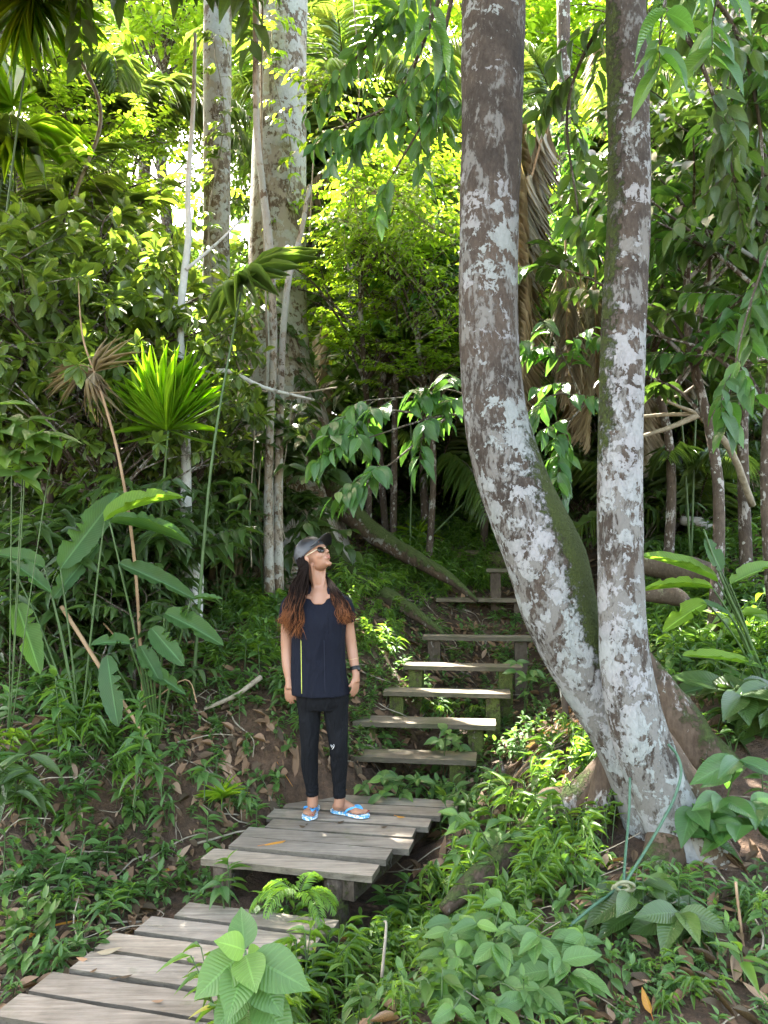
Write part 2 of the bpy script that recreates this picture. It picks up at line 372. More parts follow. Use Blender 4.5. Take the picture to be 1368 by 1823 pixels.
# ------------------------------------------------------------------ terrain
CTRL = [(-1.5,3.6,-.2),(-.9,3.9,-.22),(-.35,3.75,-.26),(.55,4.3,-.16),(.0,5.1,-.16),(-.6,4.6,-.16),(-1.6,3.0,-.24),(-2.2,4.0,-.10),(-1.2,4.3,-.22),(-.2,3.0,-.36),(.3,3.9,-.34),(-.5,4.9,-.24),(0,1,-.5),(0,-3,-.55),(-5,0,-.3),(5,0,-.1),(-3,1.6,-.35),(3,1.6,.0),
 (0,-20,-1),(-20,-10,0),(20,-10,0),(.45,5.0,-.2),(.3,5.45,-.10),(.0,5.75,.04),(.5,6.0,.06),(.7,6.5,.2),(.95,7.1,.36),(1.1,7.7,.62),(1.25,8.3,.95),(1.5,9.4,1.25)]
for a in [(400,1250,5.5),(520,1310,5.2),(250,1150,6.0),(450,1100,7.5),(100,1230,5.5),(50,1350,4.6),(0,1480,4.2),(250,1500,4.5),(330,1420,4.7),(620,1070,7.5),(690,1150,7.0),
          (640,1200,6.3),(800,970,9.8),(780,925,11),(810,840,14),(500,900,12),(200,930,10),(0,1000,9),(1000,1270,5.8),(930,1370,5.0),(840,1450,4.55),
          (1230,1500,3.75),(1010,1410,4.25),(1000,1560,3.6),(880,1700,3.05),(1300,1700,2.95),(1100,1830,2.55),(1368,1350,4.2),(1300,1150,6.0),(1250,960,8.5),
          (1300,890,10.5),(1450,900,8),(1180,1180,5.8),(700,1800,2.5),(1368,800,15),(1000,780,16),(400,800,16),(0,800,16)]:
    CTRL.append(tuple(P(*a)))
CTRL += [(-14,8,2.5),(14,8,2.6),(0,24,5.5),(-14,24,5),(14,24,5.5),(0,60,12),(-50,60,12),(50,60,12),(-50,0,2),(50,0,2),(-60,30,7),(60,30,7),(0,-60,-1),(-60,-60,0),(60,-60,0)]
CT = np.array(CTRL)
def _u(r2): return np.where(r2 > 1e-12, r2*np.log(np.maximum(r2, 1e-12))*.5, 0)
def _tps():
    X = CT[:, :2]; n = len(X)
    K = _u(((X[:,None]-X[None])**2).sum(-1)) + np.eye(n)*.02
    Pm = np.hstack([np.ones((n,1)), X]); M = np.zeros((n+3,n+3)); M[:n,:n]=K; M[:n,n:]=Pm; M[n:,:n]=Pm.T
    return np.linalg.solve(M, np.concatenate([CT[:,2], np.zeros(3)]))
_W = _tps()
def H(x, y, detail=True):
    x = np.asarray(x, float); y = np.asarray(y, float); sh = x.shape; q = np.stack([x.ravel(), y.ravel()], 1)
    out = np.empty(len(q))
    for i in range(0, len(q), 4000):
        s = q[i:i+4000]; out[i:i+4000] = _u(((s[:,None]-CT[None,:,:2])**2).sum(-1))@_W[:-3] + _W[-3] + s@_W[-2:]
    if detail:
        p3 = np.hstack([q, np.zeros((len(q),1))])
        out = out + .035*snoise(p3, 5, 2.3) + .014*snoise(p3, 6, 9)
    return out.reshape(sh)
def hz(x, y): return float(H(np.array([x]), np.array([y]))[0])
def gridline(lo, a, b, hi, step):
    mid = np.arange(a, b+1e-6, step); l = -np.geomspace(step, a-lo+step, 22)[1:][::-1]+a+step*0; r = np.geomspace(step, hi-b+step, 22)[1:]+b
    return np.concatenate([l, mid, r])
gx = gridline(-90, -7, 7, 90, .065); gy = gridline(-80, 1.2, 13, 120, .065)
GX, GY = np.meshgrid(gx, gy); GZ = H(GX, GY)
g = Geo(); ny_, nx_ = GX.shape
ii = np.arange(ny_-1)[:,None]*nx_ + np.arange(nx_-1)[None,:]
g.add(np.stack([GX,GY,GZ],-1).reshape(-1,3), np.stack([ii,ii+1,ii+nx_+1,ii+nx_],-1).reshape(-1,4))
ground = build('ground', g, soil_mat()); tag(ground, kind='structure')

# ------------------------------------------------------------------ decks and stairs
def plank_deck(name, FL, FR, BL, BR, n, z, label, th=.035, gap=.030, seed=1, extra=0, ends=.025, posts=()):
    """boards laid across between the left and right edge lines"""
    FL, FR, BL, BR = [np.asarray(a, float) for a in (FL, FR, BL, BR)]
    root = empty(name, (FL+BR)/2, label, 'boardwalk')
    rs = np.random.RandomState(seed)
    for i in range(n):
        t0, t1 = i/n, (i+1)/n
        l0 = FL+(BL-FL)*t0; r0 = FR+(BR-FR)*t0; l1 = FL+(BL-FL)*t1; r1 = FR+(BR-FR)*t1
        c = (l0+r0+l1+r1)/4; ax = nrm((r0+r1)/2-(l0+l1)/2); L = np.linalg.norm((r0+r1)/2-(l0+l1)/2)
        wd = abs(np.dot(((l1+r1)-(l0+r0))/2, A(-ax[1],ax[0],0))) - gap
        dl, dr = rs.normal()*ends, rs.normal()*ends
        c = c + ax*(dr-dl)/2; g = Geo()
        g.box((c[0],c[1],z-th/2+rs.normal()*.005), L+dl+dr, wd, th, math.atan2(ax[1],ax[0])+rs.normal()*.006, bev=.004, seed=seed*50+i, t=rs.rand(), rag=.0025)
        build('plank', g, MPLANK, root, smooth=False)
    ax = nrm(FR-FL)
    for s_ in (.12, .88):   # bearers
        a = FL+(FR-FL)*s_; b_ = BL+(BR-BL)*s_; d = b_-a; c = (a+b_)/2; g = Geo()
        g.box((c[0],c[1],z-th-.05), np.linalg.norm(d[:2])*.96, .06, .095, math.atan2(d[1],d[0]), seed=7, rag=.003, t=.4)
        build('bearer', g, MPOST, root, smooth=False)
    for (x, y, r) in posts:
        g = Geo(); zb = hz(x,y)-.1
        g.tube(catmull([(x,y,zb),(x,y,(zb+z-.04)/2),(x,y,z-th-.005)],4), [r*1.1,r,r*.95], 14, .06, 3, tval=[.9,.5,.3])
        build('post', g, MPOST, root)
    return root
UFL, UFR = PZ(366,1532,0), PZ(652,1561,0); UBL, UBR = PZ(546,1408,0), PZ(812,1421,0)
p1 = PZ(395,1570,-.2); p2 = PZ(590,1590,-.2)
plank_deck('boardwalk', UFL, UFR, UBL, UBR, 7, 0.0, 'grey plank boardwalk section under the standing woman', seed=3,
           posts=[(UFL[0]+.08,UFL[1]+.05,.055),(UFR[0]-.15,UFR[1]+.12,.065),(UBL[0]+.1,UBL[1]-.05,.06),(UBR[0]-.1,UBR[1]-.06,.06)])
ZL = -.13
LBL = PZ(322,1600,ZL); LFLs = PZ(26,1783,ZL)
dirL = (LFLs-LBL); LFL = LBL+dirL*(13/5.0*.93)
axd = nrm(A(.475,-.12,0)); LBR = LBL+axd*.82; LFR = LFL+axd*.90
plank_deck('boardwalk', LFL, LFR, LBL, LBR, 13, ZL, 'grey plank boardwalk section nearest the camera at bottom left', seed=9,
           posts=[(LBL[0]+.12,LBL[1]-.1,.05),(LBR[0]-.1,LBR[1]-.12,.05)])
# stairs
stair = empty('staircase', (.45,5.2,hz(.45,5.2)), 'wooden open-riser stairs climbing behind the leaning trunk', 'staircase')
STEPS = [((598,1345),.163,.25,.95),((628,1284),.33,.24,1.02),((682,1230),.49,.22,.96),((718,1184),.655,.22,.93),((752,1132),.82,.2,.98),((776,1065),1.08,.24,.98),((838,1053),1.12,.1,.9),((866,1012),1.38,.22,.95)]
sax = nrm(A(.99,-.13,0)); say = A(-sax[1],sax[0],0)
for i,((px,py),z,dp,W_) in enumerate(STEPS):
    l = PZ(px,py,z); c = l+sax*W_/2+say*dp/2; g = Geo()
    g.box((c[0],c[1],z-.02), W_, dp, .036, math.atan2(sax[1],sax[0])+.01*((i*7)%3-1), bev=.004, seed=20+i, rag=.003, t=(i*.37)%1)
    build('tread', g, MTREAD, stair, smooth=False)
    for s_ in (.1,.86):
        q = l+sax*W_*s_+say*dp*.5
        zb = min(hz(q[0],q[1]), z-.14)-.12; h = z-.04-zb; g = Geo()
        g.box((q[0],q[1],zb+h/2), .11, .13, h, math.atan2(sax[1],sax[0])+.06*math.sin(i*3+s_*9), bev=.006, seed=60+i*2+int(s_*2), rag=.006, t=.62 if i<4 else .35)
        build('post', g, MPOST, stair, smooth=False)
# landing edge log behind the top of the stairs, and the boards seen past the trunk
g = Geo(); a_, b_ = P(770,995,9.6), P(960,1003,9.4)
g.tube(catmull([a_,(a_+b_)/2+A(0,0,.02),b_],6), [.10,.115,.10], 16, .06, 5, tval=[.4,.6,.3])
tag(build('log', g, MPOST, loc=a_), 'dark fallen log lying across the slope at the top of the stairs', 'log')
g = Geo(); c = P(1045,945,11)
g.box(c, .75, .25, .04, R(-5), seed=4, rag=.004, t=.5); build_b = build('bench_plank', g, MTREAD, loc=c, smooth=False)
tag(build_b, 'short weathered board on the bank between the two trunks', 'board')

# ------------------------------------------------------------------ leaf templates
def leafT(rows, prof, fold=.25, curl=.25, wave=0.0, cols=3):
    t = np.linspace(0,1,rows); hw = np.array([prof(x) for x in t]); cx = np.linspace(-1,1,cols)
    V = np.zeros((rows,cols,3)); V[:,:,0] = hw[:,None]*cx[None,:]*.5; V[:,:,1] = t[:,None]-0*hw[:,None]
    V[:,:,2] = -curl*(t**2)[:,None] + fold*np.abs(cx)[None,:]*hw[:,None]*.5*.35
    if wave: V[:,:,2] += wave*np.sin(t*19)[:,None]*(np.abs(cx)**1.5)[None,:]
    U = np.stack([np.broadcast_to(cx[None,:]*.5+.5,(rows,cols)), np.broadcast_to(t[:,None],(rows,cols))],-1)
    i = np.arange(rows-1)[:,None]*cols+np.arange(cols-1)[None,:]
    Q = np.stack([i,i+1,i+cols+1,i+cols],-1).reshape(-1,4)
    return V.reshape(-1,3), Q, U.reshape(-1,2)
ell = lambda t: max(.03, math.sin(math.pi*min(1,max(0,t))**.9)**.8)
lan = lambda t: max(.03, (math.sin(math.pi*t**.62))**1.0)
ovate = lambda t: max(.03, (math.sin(math.pi*t**.75))**.85*(1 if t<.75 else 1-.35*(t-.75)/.25))
obov = lambda t: max(.06, math.sin(math.pi*min(1,t**1.6*.97+.03))**.75)
narrow = lambda t: max(.04, min(1, t*5)*(1-t**2.2))
seg = lambda t: max(.05, min(1,.16+t*1.7)*(1-t**3.2))
pad = lambda t: max(.02, math.sin(math.pi*min(1,max(0,t))**.85)**.55)
def torn(T, rows, cols, seed, n=4):
    V,Q,U = T; V = V.copy().reshape(rows,cols,3); rs = np.random.RandomState(seed); h = cols//2
    for _ in range(n):
        r = rs.randint(4, rows-4); sd = rs.choice([0,1]); dep = rs.uniform(.3,.8)
        for c in range(h):
            k = (h-c)/h; cc = c if sd==0 else cols-1-c; V[r,cc,0] *= 1-dep*k; V[r,cc,2] -= .015*k; V[r+1,cc,2] += .012*k
    V[:,:,0] *= (1+.06*np.sin(np.arange(rows)*2.3+seed))[:,None]
    return V.reshape(-1,3),Q,U
TL = dict(ell=leafT(6,ell,.6,.25), lan=leafT(6,lan,.6,.35), ovate=leafT(7,ovate,.5,.3,.006), obov=leafT(6,obov,.5,.22), narrow=leafT(5,narrow,.8,.35),
          seg=leafT(6,seg,1.2,.14), pinn=leafT(3,narrow,.4,.1), low=leafT(4,lan,.7,.3), pad=leafT(24,pad,1.5,.35,.012,7), big=leafT(9,ovate,.55,.28,.008,5),
          dead=leafT(6,ovate,1.0,-.12), segd=leafT(6,seg,1.0,.6))
for _i in range(4): TL['pad%d'%_i] = torn(leafT(24,pad,1.3+.3*_i,.25+.12*_i,.014,7),24,7,_i+5,3+_i)
def put(F, tpl, pos, d, up, L, W, var, curl=None):
    V,Q,U = TL[tpl]; pos=np.atleast_2d(pos); d=np.atleast_2d(d); N=max(len(pos),len(d)); pos=np.broadcast_to(pos,(N,3))
    d = nrm(np.broadcast_to(d,(N,3))); up = np.broadcast_to(up,(N,3))
    Z = up-(up*d).sum(1,keepdims=True)*d; bad = np.linalg.norm(Z,axis=1)<.05; Z = np.where(bad[:,None], A(.3,.9,.2), Z); Z = nrm(Z-(Z*d).sum(1,keepdims=True)*d)
    X = np.cross(d,Z); L=np.broadcast_to(L,(N,)); W=np.broadcast_to(W,(N,)); cu = np.ones(N) if curl is None else np.broadcast_to(curl,(N,))
    W3 = pos[:,None]+X[:,None]*(V[None,:,0:1]*W[:,None,None])+d[:,None]*(V[None,:,1:2]*L[:,None,None])+Z[:,None]*(V[None,:,2:3]*(L*cu)[:,None,None])
    K=len(V); QQ = (Q[None]+np.arange(N)[:,None,None]*K).reshape(-1,4)
    F.add(W3.reshape(-1,3), QQ, np.tile(U,(N,1)), np.repeat(np.broadcast_to(var,(N,)),K))

def twig(F, Wd, rs, p, d, L, n, tpl, ll, lw, droop=.3, sag=.25, whorl=0, r=.005, fwd=.7, k=5, var=None, start=.15, dist=False):
    d = nrm(d); ts = np.linspace(0,1,5); side0 = nrm(np.cross(d, UP)+rs.normal(size=3)*.1)
    pts = p + d*(L*ts)[:,None] + (UP*(-sag*L))*(ts**2)[:,None] + side0*(.12*L*np.sin(ts*3+rs.rand()*6)*ts)[:,None]
    if Wd is not None: Wd.tube(pts, np.linspace(r,r*.35,5), k, cap=False)
    t = np.linspace(start,1,n)**.9; q = np.array([np.interp(t, ts, pts[:,j]) for j in range(3)]).T
    tan = nrm(np.gradient(pts,axis=0)); tq = nrm(np.array([np.interp(t, ts, tan[:,j]) for j in range(3)]).T)
    sd = nrm(np.cross(tq, UP)+1e-3); sgn = np.where(np.arange(n)%2==0,1,-1)[:,None]
    if whorl:  # leaves crowded in rosettes at the tip
        ang = rs.rand(n)*6.28; tt = 1-.22*rs.rand(n); q = p + (pts[-1]-p)*tt[:,None]; q = pts[-1]-tan[-1]*(L*.25*rs.rand(n))[:,None]
        b2 = np.cross(tan[-1], side0); ld = side0*np.cos(ang)[:,None]+b2*np.sin(ang)[:,None]+tan[-1]*(.35+.5*rs.rand(n))[:,None]
    else:
        ld = tq*fwd + sd*sgn*(1 if not dist else 1) + rs.normal(size=(n,3))*.22
    ld = nrm(ld)+A(0,0,-1)*(droop*(.6+.8*rs.rand(n)))[:,None]
    up = UP+rs.normal(size=(n,3))*.3+tq*.15
    sz = (.7+.5*rs.rand(n))
    v = rs.rand(n)*.75+.1*rs.rand() if var is None else np.clip(var+rs.normal(size=n)*.15,0,1)
    put(F, tpl, q, ld, up, ll*sz, lw*sz, v, .5+rs.rand(n))

def bush(seed, trunk, trad, clusters, ntwig, tl, nleaf, tpl, ll, lw, droop=.3, sag=.2, whorl=0, updir=.35, cr=.35, k=5, leafvar=None, forks=True):
    """trunk polyline + a branch to each cluster centre + twigs there. returns foliage, wood"""
    rs = np.random.RandomState(seed); F, Wd = Geo(), Geo(); tr = catmull(trunk,6); tr_r = interp(trad, len(tr))
    Wd.tube(tr, tr_r, 12, .05, seed)
    for c in clusters:
        c = np.asarray(c,float); hh = c[2]-.55*np.linalg.norm(c[:2]-tr[-1][:2])-.2
        i = int(np.clip(np.argmin(abs(tr[:,2]-hh)), len(tr)//4, len(tr)-1)); a = tr[i]
        mid = (a+c)/2+A(0,0,.12*np.linalg.norm(c-a))+rs.normal(size=3)*.07
        br = catmull([a,mid,c],6); Wd.tube(br, np.linspace(min(tr_r[i]*.6,.03), .006, len(br)), 6, .05, seed, cap=False)
        for _ in range(ntwig):
            j = rs.randint(len(br)//2, len(br)); d = rs.normal(size=3); d[2] = abs(d[2])*updir+ (updir-.35)
            d = nrm(d)+nrm(br[j]-a)*.5
            twig(F, Wd, rs, br[j], d, tl*(.6+.7*rs.rand()), nleaf, tpl, ll, lw, droop, sag, whorl, .0045, var=leafvar, k=4)
    return F, Wd
def plant(name, gens, matf, matw, loc, label, cat, group=None, rz=0, sc=1.0, tilt=(0,0)):
    F, Wd = gens; root = empty(name, (0,0,0), label, cat, group)
    if F.n: build('foliage', F, matf, root)
    if Wd is not None and Wd.n: build('stem' if cat in('plant','shrub','fern') else 'trunk', Wd, matw, root)
    root.location = tuple(loc); root.rotation_euler = (tilt[0],tilt[1],rz); root.scale = (sc,)*3
    return root

# ------------------------------------------------------------------ the leaning twin trunk
def profile(rows):
    """rows of (left px, right px, py, depth) -> centre line and radii"""
    pts, rad = [], []
    for l, r, y, Y in rows:
        pts.append(P((l+r)/2, y, Y)); rad.append((r-l)/2/FPX*Y)
    pts = np.array(pts); t = nrm(np.gradient(pts,axis=0)); rad = np.array(rad)*np.sqrt(1-t[:,0]**2)
    return catmull(pts,7), interp(rad, (len(pts)-1)*7+1)
TW = P(1190,1480,3.8)
twin = empty('forest_tree', (TW[0],TW[1],hz(TW[0],TW[1])), 'large lichen-spotted tree with two trunks, one bowed left, rising from the right bank', 'tree')
pa, ra = profile([(822,938,-420,4.3),(820,936,-200,4.2),(820,938,0,4.1),(820,932,200,4.05),(817,924,400,4.0),(816,922,560,4.0),(822,932,700,4.0),(834,956,800,4.0),(862,1000,900,3.98),(898,1050,1000,3.96),(932,1072,1100,3.95),(985,1110,1200,3.94),(1040,1150,1290,3.93),(1085,1195,1390,3.9),(1120,1240,1500,3.85)])
g = Geo(); g.tube(pa, ra, 40, .035, 11)
V = g.V[-1]; k=40; cen = np.vstack([np.repeat(pa,k,axis=0), pa[0], pa[-1]]); off = nrm(V-cen)
zt = (V[:,2]-P(0,1290,3.95)[2]); z1 = P(0,620,4)[2]
bell = np.clip((V[:,2]-P(0,1230,4)[2])/.12,0,1)*np.clip((z1-V[:,2])/.9,0,1)
g.T[-1] = np.clip((off[:,0]*.95+off[:,2]*.5-off[:,1]*.30)*bell*.95,0,1)
build('trunk', g, MB['twin'], twin)
pb, rb = profile([(1078,1150,-300,3.85),(1078,1150,0,3.8),(1082,1156,200,3.78),(1080,1158,400,3.75),(1070,1150,600,3.72),(1066,1144,800,3.7),(1065,1144,1000,3.7),(1066,1150,1120,3.7),(1072,1166,1220,3.7),(1088,1192,1310,3.7),(1118,1228,1400,3.7),(1146,1262,1470,3.7),(1160,1310,1530,3.7),(1150,1350,1590,3.68)])
g = Geo(); g.tube(pb, rb, 40, .04, 12); V=g.V[-1]; cen=np.vstack([np.repeat(pb,k,axis=0), pb[0], pb[-1]]); off=nrm(V-cen)
g.T[-1] = np.clip((-off[:,0]*.62-off[:,1]*.1+.0)*np.clip((V[:,2]-.6)/.3,0,1)+ .75*(off[:,0]-.55)*np.clip((2.0-V[:,2])/.5,0,1)*2,0,.62)
build('trunk', g, MB['twin'], twin)
def rootp(pts, rad, moss=(.3,), parent=twin, k=16, name='root', m='root', rough=.12, seed=3):
    g = Geo(); q = catmull(pts,6); g.tube(q, interp(rad,len(q)), k, rough, seed)
    V=g.V[-1]; cen=np.vstack([np.repeat(q,k,axis=0), q[0], q[-1]]); off=nrm(V-cen)
    g.T[-1]=np.clip(off[:,2]*.5+moss[0]-.1,0,.8)
    return build(name, g, MB[m], parent)
rootp([P(1130,1150,4.3),P(1190,1260,4.3),P(1250,1340,4.25),P(1330,1420,4.2),P(1440,1480,4.2)],[.05,.12,.14,.11,.05],(.42,),seed=4,rough=.28,k=28)
rootp([P(1150,1290,3.95),P(1215,1420,3.85),P(1290,1510,3.8),P(1400,1560,3.75)],[.08,.13,.09,.04],(.1,),seed=5)
rootp([P(1085,1340,3.95),P(1070,1420,3.95),P(1050,1500,3.9),P(1010,1600,3.8)],[.05,.06,.05,.02],(.2,),seed=6)
rootp([P(1100,1330,4.05),P(1050,1400,4.1),P(985,1450,4.05),P(905,1520,3.85),P(845,1570,3.7),P(790,1620,3.6)],[.05,.07,.08,.07,.06,.03],(.3,),seed=7)
rootp([P(1195,1400,3.74),P(1190,1500,3.66),P(1165,1570,3.52),P(1145,1640,3.38),P(1160,1720,3.2)],[.08,.10,.075,.05,.02],(.25,),seed=8,rough=.2,k=26)
rootp([P(1240,1480,3.65),P(1300,1560,3.55),P(1390,1620,3.4)],[.11,.09,.04],(.05,),seed=9)

# twin trunk's crown above the frame, plus leaf clusters added to shade the clearing
rs = np.random.RandomState(77)
def sunray_y(px,py,Y):   # ground point that should receive sun -> keep gap along its ray
    p = P(px,py,Y); return p
GAPS = [(P(690,1110,6.8),.9),(P(640,1060,6.6),.4),(P(760,960,9.3),.8),(P(1190,1010,4.8),.2),(P(1280,1000,7.5),1.0),(P(680,780,5.0),.30),(P(300,700,5.6),.5),(P(250,880,5.0),.35),(P(1250,1180,5.2),.3),(P(600,800,4.8),.2)]
SD = np.array(SDIR)
def in_gap(p, grow=0.0):
    for g0,r in GAPS:
        v = p-g0; t = v@SD
        if t>.5 and np.linalg.norm(v-SD*t) < r+grow: return True
    return False
def shade_points(n, rs, xr=(-2.6,2.8), yr=(.8,5.0)):
    out=[]
    while len(out)<n:
        t=A(rs.uniform(*xr),rs.uniform(*yr),0.0); c=t+SD*((max(6.6,3.0+1.66*t[1])+rs.uniform(0,1.0))/SD[2])
        if proj(*c)[1] > -200: continue
        out.append(c)
    return out
F, Wd = Geo(), Geo()
topA, topB = pa[0], pb[0]
ext_a = catmull([pa[1],topA,topA+A(-.3,.3,1.0),topA+A(-.5,.9,2.6)],6); Wd.tube(ext_a,[ra[0],ra[0]*.85,ra[0]*.7,.08],20,.04,3)
ext_b = catmull([pb[1],topB,topB+A(.3,.2,1.2),topB+A(.7,.7,2.8)],6); Wd.tube(ext_b,[rb[0],rb[0]*.9,rb[0]*.7,.06],20,.04,3)
n=0; SH=shade_points(280,rs)+shade_points(150,rs,(-1.6,.8),(1.9,4.9))
while n < 590:
    if n >= 160: c = SH[n-160]
    else: c = A(rs.uniform(-8.5,3.5), rs.uniform(1.6,9.0), rs.uniform(6.0,9.5))
    px,py,f = proj(*c)
    if n >= 160 and in_gap(c,.9 if n<440 else .3): n += 1; continue
    if n < 160 and py > -230: continue
    if n < 160 and in_gap(c,.9): continue
    if n < 160 and (c-SD*c[2]/SD[2])[1] > 4.5: continue
    n += 1
    src = ext_a if (c[0] < .9) else ext_b; a = src[rs.randint(len(src)//2,len(src))]
    if n%3==0:
        br = catmull([a,(a+c)/2+A(0,0,.3),c],5); Wd.tube(br,np.linspace(.04,.008,len(br)),6,.05,3,cap=False)
    for _ in range(7):
        d = rs.normal(size=3); d[2]*=.4
        pts0 = c+rs.normal(size=3)*.25
        if in_gap(pts0,.65 if n<=440 else .15): continue
        twig(F,Wd,rs,pts0,d,.65,12,'low',.24,.12,.45,.2,0,.005,k=3)
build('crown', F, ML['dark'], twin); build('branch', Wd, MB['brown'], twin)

# ------------------------------------------------------------------ big pale trees behind
def big_tree(rows, label, m, roots=(), nm='rainforest_tree', k=28, crown=True, group=None, seed=1, moss=0.0, rough=.03, extra=None):
    q, r = profile(rows); base = q[-1]
    root = empty(nm, (base[0],base[1],hz(base[0],base[1])), label, 'tree', group)
    g = Geo(); g.tube(q, r, k, rough, seed); 
    if moss: g.T[-1] = np.clip(moss*np.clip((3.0-g.V[-1][:,2])/1.5,0,1),0,1)
    build('trunk', g, MB[m], root)
    for i,(pts,rad,ms) in enumerate(roots): rootp(pts,rad,(ms,),root,14,'buttress_root',seed=seed*7+i)
    if crown:
        rs = np.random.RandomState(seed+5); F,Wd=Geo(),Geo(); t=q[0]; hh = t+A(0,0,2.0)
        Wd.tube(catmull([q[1],t,hh],4),[r[0],r[0],r[0]*.6],14,.03,seed)
        for _ in range(26):
            d=rs.normal(size=3); d[2]=abs(d[2])*.5; c=hh+nrm(d)*rs.uniform(1.0,3.0)
            if proj(*c)[1] > -200: continue
            br=catmull([hh,(hh+c)/2+A(0,0,.3),c],4); Wd.tube(br,np.linspace(r[0]*.3,.015,len(br)),5,.05,2,cap=False)
            for __ in range(6):
                pt=c+rs.normal(size=3)*.35
                if in_gap(pt,.9): continue
                twig(F,None,rs,pt,rs.normal(size=3)*A(1,1,.4),.9,12,'low',.2,.09,.4,.2,0)
        if F.n: build('crown',F,ML['mid'],root)
        build('branch',Wd,MB['brown'],root)
    return root
big_tree([(462,552,-250,10.2),(458,549,0,10.0),(452,547,200,9.9),(444,546,400,9.8),(438,548,560,9.7),(430,556,660,9.6),(416,588,760,9.5),(390,606,880,9.4),(370,632,1000,9.2),(350,670,1080,9.0)],
  'broad pale tree with lichen patches and mossy buttress roots behind the woman', 'pale', seed=21, moss=.35,
  roots=[([P(560,780,9.2),P(600,880,9.0),P(660,945,8.8),P(740,995,8.4),P(800,1030,8.1),P(850,1070,7.9)],[.10,.14,.12,.09,.06,.02],.5),
         ([P(540,900,9.0),P(590,1000,8.5),P(650,1045,8.0),P(720,1080,7.6),P(790,1130,7.2)],[.18,.17,.12,.08,.02],.5),
         ([P(430,900,9.0),P(400,1000,8.6),P(370,1060,8.3)],[.2,.2,.1],.2)])
big_tree([(362,414,-250,9.4),(362,414,0,9.3),(362,412,200,9.3),(362,410,400,9.3),(360,410,560,9.2),(358,408,700,9.2),(352,414,800,9.1),(346,430,900,9.0),(340,440,1020,8.9)],
  'narrower pale tree standing just left of the broad buttressed tree', 'pale', seed=22)
big_tree([(-14,10,-150,9),(-12,12,0,9),(-12,11,200,9),(-12,8,500,9),(-16,8,900,8.8)], 'bare grey trunk at the upper left edge of the picture','pale', seed=23, k=18, crown=False)
sap = big_tree([(345,351,60,6.9),(340,348,200,6.9),(330,340,330,6.9),(330,342,420,6.9),(318,332,520,6.8),(316,328,600,6.7),(320,336,700,6.6),(322,340,800,6.5),(322,342,900,6.4),(322,346,980,6.3),(328,362,1020,6.3),(330,362,1070,6.2),(330,360,1110,6.2)],
  'thin white-barked crooked tree on the left behind the fan palm', 'white', seed=24, k=16, crown=False)
for pts,rd in [([P(328,640,6.65),P(300,625,6.7),P(262,606,6.8),P(150,600,7.0)],[.035,.03,.022,.012]),([P(328,680,6.6),P(400,660,6.7),P(470,690,6.9),P(560,712,7.2)],[.028,.022,.018,.01]),([P(327,560,6.7),P(260,500,6.8),P(180,440,6.9)],[.02,.016,.01]),([P(332,480,6.8),P(390,430,6.9),P(440,380,7.0)],[.018,.012,.008])]:
    g=Geo(); q=catmull(pts,6); g.tube(q,interp(rd,len(q)),8,.1,4); build('branch',g,MB['white'],sap)
big_tree([(474,486,420,7.8),(476,489,560,7.8),(474,488,700,7.8),(472,487,850,7.8),(472,488,980,7.7),(470,492,1090,7.6)],'slim mottled stem in front of the broad buttressed tree','white',seed=25,k=12,crown=False)
big_tree([(448,462,-200,6.2),(450,462,0,6.2),(450,461,120,6.2),(452,464,240,6.25),(462,474,330,6.4),(470,486,420,6.6),(478,492,520,6.8),(480,494,640,7.0),(474,488,760,7.2),(470,486,900,7.4),(470,490,1060,7.4)],
  'slender mottled trunk bending in front of the broad pale tree','pale',seed=26,k=12,crown=False)
big_tree([(990,1016,-100,11),(992,1016,100,11),(994,1018,300,11),(992,1018,500,11),(990,1020,700,11),(985,1025,900,10.8)],'grey trunk half hidden between the two leaning trunks','brown',seed=27,k=14,crown=False)
big_tree([(1296,1318,-100,12),(1296,1320,200,12),(1292,1320,500,12),(1290,1324,760,12),(1284,1330,880,11.6)],'brown trunk behind the hanging leaves at far right','brown',seed=28,k=14,crown=False)
big_tree([(30,46,300,8.5),(30,48,500,8.4),(28,50,700,8.2),(26,54,900,8),(24,60,1020,7.8)],'brown stem among the undergrowth at the left edge','brown',seed=29,k=12,crown=False)
big_tree([(540,550,560,7.6),(518,530,640,7.2),(508,518,470,7.0),(545,556,350,7.4)][::-1] if False else [(548,556,330,7.4),(530,540,420,7.3),(508,520,500,7.2),(498,510,600,7.3),(492,506,720,7.4),(488,504,900,7.5),(486,506,1050,7.5)],'thin mottled pole leaning right beside the broad pale trunk','pale',seed=30,k=10,crown=False)

def climber(label, pts, n, seed, ll=.09, mf='mid', tpl='ell', tl=.22, sp=.12):
    rs=np.random.RandomState(seed); F,Wd=Geo(),Geo(); q=catmull(pts,8); q=q+np.stack([snoise(q,seed,6)*.03,snoise(q,seed+1,6)*.02,0*q[:,0]],1); Wd.tube(q,.008,6)
    for i in range(n):
        j=rs.randint(len(q)); twig(F,Wd,rs,q[j],A(rs.normal(),-abs(rs.normal())*.8,rs.normal()*.4),tl*rs.uniform(.5,1.4),8,tpl,ll,ll*.5,.3,.3,0,.003)
    root=empty('climbing_vine',q[-1],label,'vine'); build('foliage',F,ML[mf],root); build('stem',Wd,MVINE,root)
climber('leafy climber with yellow-green leaves hugging the broad pale trunk near the top',[P(500,-40,9.5),P(485,120,9.5),P(520,280,9.5),P(500,400,9.5)],26,1,.10,'bright')
climber('leafy climber on the broad pale trunk at the height of the fan palm',[P(455,480,9.3),P(500,600,9.3),P(540,700,9.2),P(560,800,9.0)],36,2,.12,'dark','ovate',.35)
climber('leafy climber wrapping the narrower pale trunk',[P(380,60,8.9),P(400,220,8.9),P(370,400,8.9),P(390,560,8.8)],34,3,.10,'olive')
